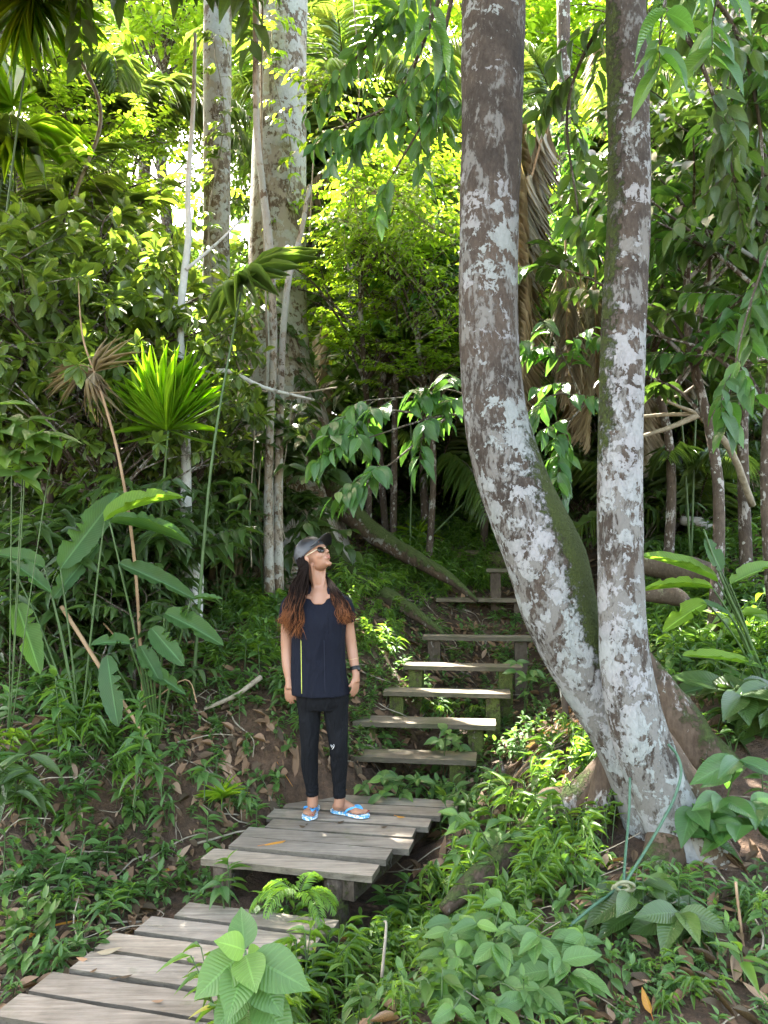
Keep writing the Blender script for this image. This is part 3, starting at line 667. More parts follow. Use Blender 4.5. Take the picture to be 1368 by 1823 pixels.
climber('dark climber with broad leaves on the foot of the pale trunks',[P(400,760,8.6),P(450,840,8.4),P(430,930,8.2),P(470,1000,8.0)],44,4,.15,'dark','ovate',.4)
climber('climber with split dark leaves beside the buttress roots',[P(520,720,8.6),P(510,820,8.4),P(540,900,8.2),P(560,960,7.9)],40,5,.16,'dark','ovate',.35)
climber('leafy liana strung across the upper centre between the palms',[P(560,140,7.5),P(620,230,7.6),P(700,260,7.7),P(790,330,7.8)],60,6,.09,'bright','ell',.5)
climber('curtain of fine yellow-green leaves in the centre gap',[P(590,380,8.4),P(660,420,8.5),P(720,480,8.5),P(780,560,8.6)],80,7,.075,'bright','ell',.55)
climber('second curtain of fine bright leaves left of the bowed trunk',[P(620,330,8.0),P(700,350,8.1),P(760,400,8.1),P(800,420,8.2)],80,8,.075,'bright','ell',.5)

# hanging lianas
VN = [([P(455,700,7.0),P(452,800,7.0),P(446,900,7.0),P(448,1010,6.9)],.006),([P(560,250,8),P(556,330,8),P(552,420,8.2)],.006),([P(468,0,6.6),P(466,150,6.6),P(468,330,6.8),P(476,620,7)],.009),
      ([P(490,560,7.5),P(492,650,7.5),P(470,760,7.4),P(460,880,7.3)],.005),([P(520,720,7.6),P(510,800,7.4),P(496,900,7.2),P(508,960,7.0)],.004),([P(395,560,7),P(420,640,7),P(450,690,7.1),P(520,700,7.3),P(600,690,7.5)],.010),
      ([P(630,0,8),P(640,160,8),P(628,300,8),P(640,420,8.2)],.006),([P(120,60,7.8),P(180,200,7.8),P(140,330,7.8),P(110,420,7.8)],.02)]
for i,(pts,r) in enumerate(VN):
    g=Geo(); q=catmull(pts,8); g.tube(q,r,6,.1,i); o=build('liana',g,MVINE,loc=q[0]); tag(o,'thin bare liana hanging among the left background trees','vine','lianas hanging in the left background')

# ------------------------------------------------------------------ palms
def frond(F, Wd, rs, base, d, L, bend, nl, ll, lw, droop=.25, tpl='narrow', r=.012, fold=.3, dead=False, var=None):
    d = nrm(d); n=14; pts=[np.asarray(base,float)]; dd=d.copy(); st=L/n
    for i in range(n):
        dd = nrm(dd+A(0,0,-bend*(.35+1.3*i/n)/n*2)); pts.append(pts[-1]+dd*st)
    pts=np.array(pts); Wd.tube(pts,np.linspace(r,r*.25,len(pts)),6,cap=False)
    tan=nrm(np.gradient(pts,axis=0)); tt=np.linspace(.14,1,nl); x=tt*n
    q=np.array([np.interp(x,np.arange(n+1),pts[:,j]) for j in range(3)]).T; tq=nrm(np.array([np.interp(x,np.arange(n+1),tan[:,j]) for j in range(3)]).T)
    side=nrm(np.cross(tq,UP+1e-3)); upn=np.cross(side,tq)
    prof=np.sin(np.pi*np.clip(tt*.85+.12,0,1))**.6
    for s_ in (-1,1):
        ld=tq*(.55+.5*tt[:,None])+side*s_+upn*fold+rs.normal(size=(nl,3))*.07+A(0,0,-1)*(droop*(.7+.6*rs.rand(nl)))[:,None]
        v = rs.rand(nl)*.7+.15 if var is None else np.clip(var+rs.normal(size=nl)*.12,0,1)
        put(F,tpl,q,ld,upn+side*s_*.3,ll*prof*(.85+.3*rs.rand(nl)),lw,v,.6+1.2*rs.rand(nl))
def palm(seed, th, tr_, nf, L, bend, nl, ll, lw, droop=.3, spread=.9, dead=2, tpl='narrow', var=None):
    rs=np.random.RandomState(seed); F,Wd,D=Geo(),Geo(),Geo()
    tp=A(rs.normal()*.15,rs.normal()*.15,th)
    if th>.2: Wd.tube(catmull([(0,0,-.3),(tp[0]*.3,tp[1]*.6,th*.5),tp],6),[tr_*1.3,tr_,tr_*.9],12,.05,seed)
    for i in range(nf):
        a=i*2.4+rs.rand()*.4; el=rs.uniform(.1,1.35)*spread+.15; d=A(math.cos(a)*math.cos(el),math.sin(a)*math.cos(el),math.sin(el))
        frond(F,Wd,rs,tp,d,L*rs.uniform(.75,1.1),bend*rs.uniform(.7,1.3),nl,ll,lw,droop,tpl,.016,var=var)
    for i in range(dead):
        a=rs.rand()*6.28; d=A(math.cos(a),math.sin(a),-.6)
        frond(D,Wd,rs,tp-A(0,0,.1),d,L*.8,1.6,nl,ll*.8,lw*.7,.6,tpl,.012)
    return F,Wd,D
def add_palm(gens,loc,label,nm='palm',group=None,rz=0,sc=1,mf='palm'):
    F,Wd,D=gens; root=empty(nm,(0,0,0),label,'palm',group)
    build('fronds',F,ML[mf],root); build('trunk',Wd,MB['brown'],root)
    if D.n: build('dead_fronds',D,ML['dry'],root)
    root.location=tuple(loc); root.rotation_euler=(0,0,rz); root.scale=(sc,)*3; return root
palmA=palm(1,3.6,.09,15,2.7,.9,46,.62,.035,.35)
palmB=palm(2,.3,.09,13,3.3,.85,52,.6,.035,.45,1.0,3)
palmC=palm(3,5.6,.10,16,2.9,1.1,46,.7,.035,.5)
def gp(px,Y,dz=0):
    p=P(px,985,Y); return A(p[0],p[1],hz(p[0],p[1])+dz)
PL=[(palmC,120,12.0,0,1.0,'tall feathery palm at upper left with pale arching fronds'),(palmC,640,13,2.1,1.05,'tall palm with drooping fronds at the top centre'),
    (palmB,690,11.8,.5,.85,'low palm with shaded arching fronds behind the drooping branch'),(palmB,760,11.2,2.2,1.0,'stemless palm in the dark gap left of the bowed trunk'),
    (palmA,1240,10.2,1.0,1.0,'feathery palm lit from behind, right of the straight trunk'),(palmB,1230,8.8,3.0,.7,'stemless palm low behind the dead branch on the right'),
    (palmA,60,8.6,4.0,.85,'shaded palm at the left edge above the broad-leaved shrubs'),(palmC,1040,14,1.5,1.0,'tall palm seen between the two leaning trunks'),(palmB,590,12.6,1.2,.8,'stemless palm deep in shade behind the drooping branch'),(palmB,860,12.8,4.2,.9,'stemless palm deep in shade behind the bowed trunk'),(palmB,1150,11.6,5.2,.8,'stemless palm deep in shade right of the straight trunk'),(palmB,1340,10.6,.2,.8,'stemless palm in shade near the right edge'),(palmB,480,12.4,3.3,.8,'stemless palm in shade behind the broad pale trunk'),(palmA,1380,9.5,2.5,1.0,'feathery palm at the right edge behind the hanging leaves')]
first={}
for gens,px,Y,rz,sc,lab in PL:
    key=id(gens)
    if key not in first: first[key]=add_palm(gens,gp(px,Y,-.1),lab,'feather_palm',None,rz,sc)
    else: copy_tree(first[key],gp(px,Y,-.1),rz,sc,lab)

# hanging dry frond skirts behind the trunks
def dry_skirt(px,py,Y,L,n,seed,label,wd=.22):
    rs=np.random.RandomState(seed); F,Wd=Geo(),Geo(); p=P(px,py,Y)
    root=empty('dry_frond',p,label,'palm frond')
    for i in range(n):
        b=p+A(rs.normal()*wd,rs.normal()*.2,rs.normal()*.2)
        frond(F,Wd,rs,b,A(rs.normal()*.13,rs.normal()*.1,-1),L*rs.uniform(.7,1.1),.1,60,.42,.016,1.3,'narrow',.010)
    build('leaflets',F,ML['dry'],root); build('rachis',Wd,MDRY,root); return root
dry_skirt(948,190,6.3,2.0,7,3,'long brown dead palm frond hanging straight down between the two trunks',.10)
dry_skirt(1015,440,7.6,1.7,7,4,'dry straw-coloured fronds hanging low behind the first dead frond',.3)
dry_skirt(1210,620,9.0,1.7,6,5,'tangle of dry fronds right of the straight trunk above the dead branch',.3)
dry_skirt(1310,700,9.2,1.6,7,6,'heap of dry brown fronds at the far right edge',.35)
dry_skirt(640,560,11,1.8,5,7,'faded dry fronds hanging in shade behind the drooping branch',.5)
dry_skirt(1170,60,10,2.0,4,8,'pale dead fronds hanging at the top right of the straight trunk',.4)
dry_skirt(400,880,8.2,1.2,7,9,'brown dead fronds slumped at the foot of the pale trees',.25)

# fan palms
def fan_leaf(F, rs, hub, axis, face, Rr, nseg, spread, droop=.0, w=.045, tpl='seg', var=None, base=.0):
    axis=nrm(axis); face=np.asarray(face,float); face=nrm(face-axis*(face@axis)); sd=np.cross(axis,face)
    a=np.linspace(-spread/2,spread/2,nseg)+rs.normal(size=nseg)*.012
    d=axis*np.cos(a)[:,None]+sd*np.sin(a)[:,None]+face*(.10*np.cos(a*1.0))[:,None]
    d=nrm(d)+rs.normal(size=(nseg,3))*.02
    LL=Rr*(1-.22*(np.abs(a)/(spread/2))**2)*(.93+.12*rs.rand(nseg))
    d=d+A(0,0,-1)*droop*(.5+rs.rand(nseg))[:,None]
    up=face+np.cross(d,face)*(.35*((np.arange(nseg)%2)*2-1))[:,None]
    put(F,tpl,hub+d*base,d,up,LL,w*LL/Rr*1.15,rs.rand(nseg)*.9 if var is None else np.clip(var+rs.normal(size=nseg)*.1,0,1),(1+3*droop)*(.6+.8*rs.rand(nseg)))
def fan_palm(label, leaves, ground, mf='fan', nm='fan_palm'):
    """leaves: (hub point, axis, facing, radius, nseg, spread, droop)"""
    rs=np.random.RandomState(len(label)); root=empty(nm,ground,label,'palm')
    for hub,ax,fc,Rr,ns,spd,dr in leaves:
        F,Wd=Geo(),Geo(); hub=np.asarray(hub,float)
        mid=(np.asarray(ground)+hub)/2+A(0,0,.15)+nrm(A(hub[0]-ground[0],hub[1]-ground[1],0))*-.05
        Wd.tube(catmull([ground,mid,hub],8),np.linspace(.013,.007,17),8); pet=build('petiole',Wd,MG,root)
        fan_leaf(F,rs,hub,ax,fc,Rr,ns,spd,dr,w=Rr*.031); build('fan_leaf',F,ML[mf],root)
    return root
g0=gp(285,5.7)
fan_palm('fan palm with one glowing yellow-green leaf left of the thin white trunk',
  [(P(300,765,5.6),P(302,650,5.6)-P(300,765,5.6)+A(0,0,0),A(.05,-1,.35),.64,32,R(112),.0),(P(300,765,5.62),P(302,650,5.6)-P(300,765,5.6),A(.05,-1,.35),.50,12,R(205),.06),],g0)
g0=gp(330,5.5)
fan_palm('fan palm whose dark green leaf spreads in front of the broad pale trunk',
  [(P(432,505,5.6),A(.45,-.2,.1),A(-.1,-.6,.8),.60,30,R(220),.02)],gp(345,5.4),'palm')
fan_palm('fan palm hanging bright backlit leaves at the top left corner',[(P(62,-10,6.6),A(0,-.1,-1),A(.1,-1,.2),.85,34,R(150),.0),(P(40,240,7.4),A(.4,-.3,-.5),A(0,-.8,.6),.7,26,R(230),.18),(P(20,190,7.5),A(-.3,-.3,.3),A(0,-.8,.6),.7,24,R(200),.15)],gp(-60,7.2))
fan_palm('small shaded fan palm leaf beyond the drooping branch',[(P(720,630,9.2),A(.5,0,.5),A(-.1,-1,.2),.6,28,R(190),.1),(P(1110,690,8.8),A(.3,0,.6),A(0,-1,.2),.6,28,R(180),.1)],gp(730,9.2),'palm')
fan_palm('low fan palm with a bright leaf right of the straight trunk',[(P(1190,560,7.8),A(.4,0,.6),A(-.1,-1,.3),.7,30,R(180),.1),(P(1270,480,8.0),A(-.3,0,.7),A(-.1,-1,.3),.7,30,R(180),.1)],gp(1230,8.0),'palm')
# dead fan leaf, left
rs=np.random.RandomState(5); F,Wd=Geo(),Geo(); hub=P(168,662,5.4)
root=empty('dead_fan_leaf',gp(270,5.2),'dead brown fan palm leaf drooping on a long bare stalk at left','palm frond')
Wd.tube(catmull([gp(262,5.2),P(240,1000,5.25),P(215,830,5.3),P(190,730,5.35),hub],6),[.012,.011,.010,.009,.008],8)
Wd.tube(catmull([hub,P(150,610,5.4),P(143,560,5.5),P(140,500,5.6)],6),[.008,.007,.005,.003],6)
for ax,n in ((A(-.9,-.1,-.1),20),(A(.6,0,.7),10),(A(.2,0,-1),12)):
    fan_leaf(F,rs,hub,ax,A(0,-1,.2),.36,n,R(70),.05,.012,tpl='narrow')
build('fan_leaf',F,ML['dry'],root); build('petiole',Wd,MDRY,root)

# ------------------------------------------------------------------ understory shrubs and trees (kinds, then copies)
rs=np.random.RandomState(4)
def ball(n,c,r,rs,flat=.8):
    o=[]
    while len(o)<n:
        q=rs.uniform(-1,1,3)
        if .35<np.linalg.norm(q)<1: o.append(np.asarray(c)+q*A(r,r,r*flat))
    return o
K={}
K['obov']=bush(11,[(0,0,-.2),(.1,.05,1.0),(.05,.1,2.1),(.15,.1,2.8)],[.035,.028,.02,.012],ball(28,(0,0,2.25),1.15,rs,.85),4,.5,13,'obov',.145,.062,.3,.1,1)
K['bright']=bush(12,[(0,0,-.2),(.1,0,1.6),(-.1,.1,3.4),(.1,0,4.6)],[.05,.04,.03,.012],ball(30,(0,0,3.7),1.3,rs,1.0),5,.62,17,'ell',.095,.048,.15,.2)
K['droop']=bush(13,[(0,0,-.2),(.1,0,1.5),(-.1,.1,3.0),(.1,0,4.4)],[.06,.045,.03,.012],ball(24,(0,0,3.4),1.35,rs,1.0),4,.6,11,'ovate',.19,.085,.5,.2,0,.3)
K['back']=bush(14,[(0,0,-.3),(.1,0,2.0),(-.1,.1,4.5),(.2,0,7.0)],[.12,.09,.06,.03],ball(46,(0,0,5.2),2.1,rs,1.3),5,.9,14,'low',.20,.09,.35,.25)
K['tall']=bush(15,[(0,0,-.3),(.2,0,4.0),(-.2,.1,8.0),(.2,0,12.5)],[.2,.16,.12,.05],ball(60,(0,0,10.5),3.2,rs,1.1),5,1.2,15,'low',.27,.13,.3,.25)
K['under']=bush(16,[(0,0,-.15),(.05,0,.4),(.0,.05,.8)],[.02,.015,.008],ball(12,(0,0,.75),.55,rs,.8),4,.42,9,'lan',.17,.055,.35,.15,0,.25)
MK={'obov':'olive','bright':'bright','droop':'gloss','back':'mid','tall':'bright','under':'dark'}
proto={}; CROWN={'bright':(3.7,1.4),'droop':(3.4,1.4),'back':(5.2,2.2),'obov':(2.3,1.2)}
def place(kind,px,Y,rz,sc,label,nm,cat='tree',group=None,dz=-.05,mt=None,tilt=(0,0)):
    px,Y=float(px),float(Y)
    loc=gp(px,Y,dz); key=(kind,mt)
    if kind in CROWN:
        cz,cr=CROWN[kind]; cc=loc+A(0,0,cz*sc)
        for g0,r in GAPS[:3]:
            v=cc-g0; t=v@SD
            if t>.5 and np.linalg.norm(v-SD*t)<cr*sc*1.0: return None
    if key not in proto:
        proto[key]=plant(nm,K[kind],ML[mt or MK[kind]],MB['twig' if kind=='under' else 'brown'],loc,label,cat,group,rz,sc,tilt); o=proto[key]
    else: o=copy_tree(proto[key],loc,rz,sc,label,tilt)
    o.name=nm; 
    if group: o['group']=group
    elif 'group' in o: del o['group']
    return o
# left canopy of olive rosettes
G1='rosette-leaved shrubs massed at left'
for i,(px,Y,sc) in enumerate([(60,6.6,1.05),(190,6.9,1.05),(-40,6.0,1.0),(120,8.2,1.35),(250,8.0,1.1),(20,7.6,1.2),(215,6.1,.75),(-90,7.2,1.2),(90,7.3,1.1),(150,6.3,.95),(290,7.2,.9),(330,8.0,.9),(-20,6.8,1.15),(170,7.6,1.25)]):
    place('obov',px,Y,i*1.3,sc,'leafy shrub with rosettes of olive-green blunt leaves in the left thicket','rosette_shrub','shrub',G1)
G2='slender trees with small bright leaves in the upper background'
for i,(px,Y,sc) in enumerate([(130,11,1.6),(300,13,1.8),(280,10.6,1.75),(180,12.4,2.0),(350,12,2.0),(-30,10,1.5),(430,14,1.8),(200,9.8,1.35),(560,12.5,1.5),(150,9.2,1.05),(290,9.4,1.1),(330,9.0,.85),(655,9.4,.9),(690,9.8,.95),(700,9.6,.95),(760,9.0,.85),(600,10.4,1.2),(60,10.4,1.0),(330,10.8,1.1),(860,10,1.0),(500,11,1.4),(720,11,1.3),(220,12.0,1.15),(1200,9.5,.9),(1320,8.7,.8),(-60,9,1.1),(30,12,1.1),(440,13,1.3),(640,13.4,1.6),(1010,12,1.2)]):
    place('bright',px,Y,i*1.7,sc,'slender tree with small yellow-green leaves glowing against the light','bright_leaved_tree','tree',G2)
G3='glossy trees with drooping leaves around the leaning trunks'
for i,(px,Y,sc) in enumerate([(1260,5.6,.85),(1390,5.0,.85),(1330,7.0,1.0),(1180,7.6,.95),(1440,6.2,1.0),(760,10.0,.95),(1100,8.4,.9),(1060,10,1.1)]):
    place('droop',px,Y,i*2.1,sc,'tree with dark glossy drooping leaves near the leaning trunks','glossy_leaved_tree','tree',G3,mt='dark' if i%2==0 else None)
G4='leafy trees filling the far background'
rs=np.random.RandomState(8)
for i in range(24):
    Y=rs.uniform(12.5,19); X=rs.uniform(-.62,.62)*Y; px=684+X/Y*FPX
    if px<520 and i%2: continue
    place('back',px,Y,rs.rand()*6.28,rs.uniform(.75,1.15),'leafy tree in the dense far background','background_tree','tree',G4)
for i,(px,Y,sc) in enumerate([(210,13,1.15),(330,14.5,1.2),(90,14,1.1),(270,17,1.5),(400,16,1.3),(180,16,1.6),(300,19,1.9)]): place('back',px,Y,i*1.9,sc,'leafy tree in the dense far background','background_tree','tree',G4)
G5='tall canopy trees beyond the thicket'
for i,(px,Y,sc) in enumerate([(520,19,.95),(290,18.5,.95),(250,23,1.3),(830,19,1.0),(1150,19,1.0),(1400,18,.9),(1000,23,1.2),(640,23,1.1)]):
    place('tall',px,Y,i*1.1,sc,'tall canopy tree rising beyond the thicket','canopy_tree','tree',G5,-.3)
G6='dark undergrowth bushes on the slope'
rs=np.random.RandomState(9); n=0
while n<95:
    if n<60: Y=rs.uniform(5.3,10.5); px=rs.uniform(-60,560)
    else: Y=rs.uniform(8,14); px=rs.uniform(500,1450)
    if n<60 and Y<7.5 and px>330: continue
    if n<60 and Y<6.3 and px>260: continue
    if 740<px<1010 and Y<12: continue
    if 560<px<760 and Y<9.5: continue
    if 400<px<600 and Y<9.3 and rs.rand()<.7: continue
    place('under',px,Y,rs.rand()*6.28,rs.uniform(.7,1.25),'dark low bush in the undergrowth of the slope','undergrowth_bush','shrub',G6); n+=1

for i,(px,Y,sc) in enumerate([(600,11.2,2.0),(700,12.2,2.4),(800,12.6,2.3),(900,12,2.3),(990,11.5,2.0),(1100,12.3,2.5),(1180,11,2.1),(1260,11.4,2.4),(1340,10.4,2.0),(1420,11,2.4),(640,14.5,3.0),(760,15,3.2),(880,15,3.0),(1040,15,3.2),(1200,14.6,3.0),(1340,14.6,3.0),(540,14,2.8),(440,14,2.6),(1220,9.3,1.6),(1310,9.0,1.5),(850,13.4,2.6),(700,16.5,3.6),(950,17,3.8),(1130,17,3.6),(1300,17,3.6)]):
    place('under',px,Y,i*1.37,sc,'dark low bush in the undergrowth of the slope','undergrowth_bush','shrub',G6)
# distant forest mass
rs=np.random.RandomState(31); F=Geo(); N=52000
az=rs.uniform(-1,1,N); Y=rs.uniform(24,36,N); X=az*Y*.9; z=rs.uniform(4,1,N); z=4+rs.beta(1.1,1.5,N)*24
# a ragged top line that leaves sky in the upper left
top=np.where(X<-3,12.0,13)+7*np.abs(snoise(np.stack([X*.12,Y*0,Y*0],1),4,1.6))+5*(X>-3)
keep=(z<top); cl=snoise(np.stack([X,Y,z],1)*.6,9,1.0)>-.15; keep&=cl
X,Y,z=X[keep],Y[keep],z[keep]; n=len(X); d=rs.normal(size=(n,3)); put(F,'low',np.stack([X,Y,z],1),d,UP+rs.normal(size=(n,3))*.6,.62*(.6+.8*rs.rand(n)),.36,rs.rand(n)*.9)
o=build('distant_foliage',F,ML['mid'],loc=(0,30,5)); tag(o,'mass of far-off forest foliage closing the view','foliage',kind='stuff')

# ------------------------------------------------------------------ ground cover
def inpoly(px,py,poly):
    px=np.asarray(px); c=np.zeros(px.shape,bool); j=len(poly)-1
    for i in range(len(poly)):
        xi,yi=poly[i]; xj,yj=poly[j]
        c ^= ((yi>py)!=(yj>py)) & (px < (xj-xi)*(py-yi)/(yj-yi+1e-9)+xi); j=i
    return c
def herb_gen(seed,h,nl,ll,lw,tpl='ell',droop=.15,stems=1,spread=.4,whorl=False):
    rs=np.random.RandomState(seed); F,Wd=Geo(),Geo()
    for s_ in range(stems):
        a=rs.rand()*6.28; top=A(math.cos(a)*h*spread*rs.rand(),math.sin(a)*h*spread*rs.rand(),h*rs.uniform(.7,1.1))
        q=catmull([(0,0,-.03),top*.5+A(0,0,.02),top],3); Wd.tube(q,np.linspace(.0035,.002,len(q))*(1+h),5,cap=False)
        t=np.linspace(.3,1,nl)**.8; x=t*(len(q)-1); pos=np.array([np.interp(x,np.arange(len(q)),q[:,j]) for j in range(3)]).T
        ang=np.arange(nl)*(1.57 if not whorl else 2.4)+rs.rand()*6+ (np.arange(nl)%2)*1.6+rs.normal(size=nl)*.2
        el=np.clip(.15+1.0*t**5,0,1.1)+rs.normal(size=nl)*.1
        d=np.stack([np.cos(ang)*np.cos(el),np.sin(ang)*np.cos(el),np.sin(el)-droop],1)
        sz=(1-.35*t**4)*(.75+.4*rs.rand(nl)); put(F,tpl,pos,d,UP+rs.normal(size=(nl,3))*.15,ll*sz,lw*sz,rs.rand(nl)*.55+.4*t**6,.6+.9*rs.rand(nl))
    return F,Wd
def bamboo_gen(seed,h,culms,nl,ll,lw,lean=.5):
    rs=np.random.RandomState(seed); F,Wd=Geo(),Geo()
    for s_ in range(culms):
        a=rs.rand()*6.28; hh=h*rs.uniform(.55,1.1); b0=A(rs.normal()*.03,rs.normal()*.03,-.02); top=b0+A(math.cos(a)*hh*lean*rs.rand(),math.sin(a)*hh*lean*rs.rand(),hh)
        q=catmull([b0,(b0+top)/2+A(0,0,.1*hh),top],3); Wd.tube(q,.0022,4,cap=False)
        t=np.linspace(.35,1,nl); x=t*(len(q)-1); pos=np.array([np.interp(x,np.arange(len(q)),q[:,j]) for j in range(3)]).T
        ang=a+np.where(np.arange(nl)%2==0,.9,-.9)*(1.25-.7*t)+rs.normal(size=nl)*.35
        d=np.stack([np.cos(ang),np.sin(ang),rs.uniform(-.35,.45,nl)],1)
        put(F,'narrow',pos,d,UP+rs.normal(size=(nl,3))*.25,ll*(.65+.5*rs.rand(nl)),lw*(.8+.4*rs.rand(nl)),np.clip(rs.rand(nl)*.9+(rs.rand(nl)>.96)*.5,0,1),.5+1.2*rs.rand(nl))
    return F,Wd
def fern_gen(seed,nf,L,np_=22,lw=.012):
    rs=np.random.RandomState(seed); F,Wd=Geo(),Geo()
    for i in range(nf):
        a=i*6.28/nf+rs.rand()*.5; d=A(math.cos(a),math.sin(a),rs.uniform(.5,1.2))
        frond(F,Wd,rs,(0,0,0),d,L*rs.uniform(.7,1.1),1.1,np_,L*.22,lw,.1,'low',.0025,fold=.05)
    return F,Wd
HV=[herb_gen(101,.16,8,.085,.038),herb_gen(102,.11,7,.07,.034),herb_gen(103,.22,10,.11,.042,'ovate',.2,1),herb_gen(104,.14,6,.12,.03,'lan',.1,2,.6),herb_gen(105,.2,8,.10,.045,'ell',.25,2,.6),herb_gen(106,.09,6,.055,.03,'ell',.1,3,.9)]
BV=[bamboo_gen(201,.22,4,7,.10,.02),bamboo_gen(202,.17,4,6,.11,.022),bamboo_gen(203,.27,5,8,.10,.02,.7),bamboo_gen(204,.16,4,6,.09,.016)]
def merge2(gens):
    F,Wd=gens; a=F.arr(); b_=Wd.arr(); n=len(a[0])
    return np.vstack([a[0],b_[0]]),np.vstack([a[1],b_[1]+n]),np.vstack([a[2],b_[2]]),np.concatenate([a[3],b_[3]]),np.concatenate([a[4],b_[4]+1])
HA=[merge2(v) for v in HV]; BA=[merge2(v) for v in BV]
DECKS=[np.array([UFL,UFR,UBR,UBL])[:,:2],np.array([LFL,LFR,LBR,LBL])[:,:2]]
def ondeck(x,y,grow=0.0):
    m=np.zeros(np.shape(x),bool)
    for d in DECKS:
        c=d.mean(0); q=c+(d-c)*(1+grow); m|=inpoly(x,y,[tuple(v) for v in q])
    return m
STA,STB=PZ(640,1362,.0)[:2],PZ(840,1060,1.0)[:2]
def onstair(x,y):
    return inpoly(x,y,[tuple(PZ(600,1350,.163)[:2]),tuple(PZ(850,1355,.163)[:2]),tuple(PZ(890,1288,.33)[:2]+A(.02,0)),tuple(P(1010,1130,6.9)[:2]),tuple(P(1010,1060,8.2)[:2]),tuple(P(770,1060,8.2)[:2]),tuple(P(745,1130,6.9)[:2])])
REG_B=[([(500,1590),(690,1640),(760,1570),(960,1520),(940,1823),(400,1900),(420,1740)],.62),([(935,1370),(1010,1290),(1080,1310),(1090,1450),(1080,1560),(830,1640),(830,1530),(900,1440)],.7),
       ([(600,1040),(700,950),(880,900),(900,1040),(790,1060),(720,1150),(640,1190),(590,1120)],1.0),([(650,860),(880,860),(880,960),(700,980)],.8),([(0,1440),(300,1360),(330,1480),(180,1600),(0,1620)],.25),
       ([(380,1080),(500,1060),(520,1180),(380,1200)],.6),([(1140,950),(1400,860),(1400,1200),(1160,1180)],.7),([(0,1280),(240,1230),(300,1400),(0,1480)],.2),([(1090,1600),(1400,1560),(1400,1823),(1090,1823)],.14),([(700,830),(1100,800),(1100,950),(700,950)],.5),([(-200,1823),(1500,1823),(1500,2600),(-200,2600)],.15)]
REG_H=[([(0,1230),(350,1150),(380,1400),(540,1480),(350,1560),(300,1640),(180,1700),(0,1760)],.85),([(280,1200),(560,1220),(560,1430),(330,1450)],.85),([(560,1570),(1040,1560),(1060,1823),(560,1823)],.8),
       ([(620,1350),(900,1340),(900,1430),(640,1430)],.25),([(760,1450),(960,1420),(1000,1600),(740,1640)],.6),([(1250,1380),(1400,1360),(1400,1560),(1260,1520)],.8),([(1050,1560),(1400,1560),(1400,1823),(1050,1823)],.32),
       ([(350,1060),(640,1050),(600,1180),(380,1250)],.4),([(1120,900),(1400,880),(1400,1330),(1180,1320)],.8),([(560,900),(860,880),(800,1060),(600,1040)],.5),([(300,1560),(660,1570),(640,1630),(280,1630)],.9),
       ([(-400,900),(600,900),(600,1150),(-400,1300)],.8),([(-200,1823),(1500,1823),(1500,2600),(-200,2600)],.3),([(880,830),(1400,800),(1400,900),(880,960)],.5)]
def scatter(regs,N,arrs,seed,name,mats,label,yr=(1.3,14),xr=(-6.5,6.5),scr=(.65,1.25),deckgrow=.02,stairs=False,out=.25,near=1.0,cat='ground cover'):
    rs=np.random.RandomState(seed); y=yr[0]+(yr[1]-yr[0])*rs.rand(N)**1.35; x=xr[0]+(xr[1]-xr[0])*rs.rand(N); z=H(x,y)
    px,py,f=proj(x,y,z+.06); d=np.zeros(N)
    for poly,wt in regs: d=np.maximum(d,wt*inpoly(px,py,poly))
    d=np.where((px<-60)|(px>1430),out,d)
    cl=snoise(np.stack([x,y,z*0],1),seed,3.0); d=d*np.clip(.75+.9*cl,.08,1.3)
    k=(rs.rand(N)<d*near)&~ondeck(x,y,deckgrow)&(stairs|~onstair(x,y))
    x,y,z=x[k],y[k],z[k]; n=len(x); vi=rs.randint(len(arrs),size=n); F=Geo(); rz=rs.rand(n)*6.28; sc=rs.uniform(*scr,n)*np.clip(y/4.4,.6,1)*(1+.25*np.clip(snoise(np.stack([x,y,z],1),seed+3,2),-1,1)); tv=rs.rand(n)*.35
    for a in range(len(arrs)):
        m=vi==a
        if m.any(): F.add_inst(arrs[a],np.stack([x,y,z],1)[m],rz[m],sc[m],tv[m],(rs.normal(size=(m.sum(),2))*.15))
    o=build(name,F,mats); tag(o,label,kind='stuff'); print(name,n,len(F.arr()[0])); return o
scatter(REG_B,15000,BA,301,'bamboo_grass',[ML['bamboo'],MG],'low bamboo-like grass covering the slopes beside the steps',yr=(1.5,13))
scatter(REG_H,13000,HA,302,'seedling_cover',[ML['herb'],MG],'low broad-leaved seedlings covering the forest floor')
HW=[herb_gen(111,.13,7,.11,.055,'ovate',.3,1),herb_gen(112,.2,9,.12,.05,'ovate',.3,2,.7),herb_gen(113,.08,5,.09,.05,'ell',.2,1)]
HWA=[merge2(v) for v in HW]
scatter([([(560,1560),(1040,1540),(1080,1823),(560,1823)],.9),([(0,1150),(340,1150),(380,1400),(540,1480),(350,1560),(180,1700),(0,1760)],.8),([(1120,1000),(1400,960),(1400,1560),(1200,1560)],.5),([(760,1440),(960,1400),(1000,1600),(740,1640)],.5)],5200,HWA,304,'broad_seedling_cover',[ML['mid'],MG],'broader-leaved young plants mixed through the ground cover',scr=(.55,1.2),out=.1)
scatter([([(560,1050),(1000,1050),(1000,1430),(560,1430)],.6)],5000,[HA[0],HA[1],HA[4],HA[5]],303,'step_seedlings',[ML['herb'],MG],'scattered seedlings sprouting under the stair treads',yr=(4.9,8.5),xr=(-.6,1.9),stairs=True,scr=(.5,.9),out=0,near=.3)
scatter([([(250,1180),(560,1200),(560,1440),(330,1470),(200,1600),(60,1760),(0,1500)],.32),([(1050,1540),(1400,1540),(1400,1823),(1050,1823)],.45)],9000,[HA[1],HA[5],BA[3],HWA[2]],305,'sprouts',[ML['herb'],MG],'tiny sprouts coming up between the dead leaves',yr=(2.2,7),xr=(-3,3),scr=(.5,.95),out=0)
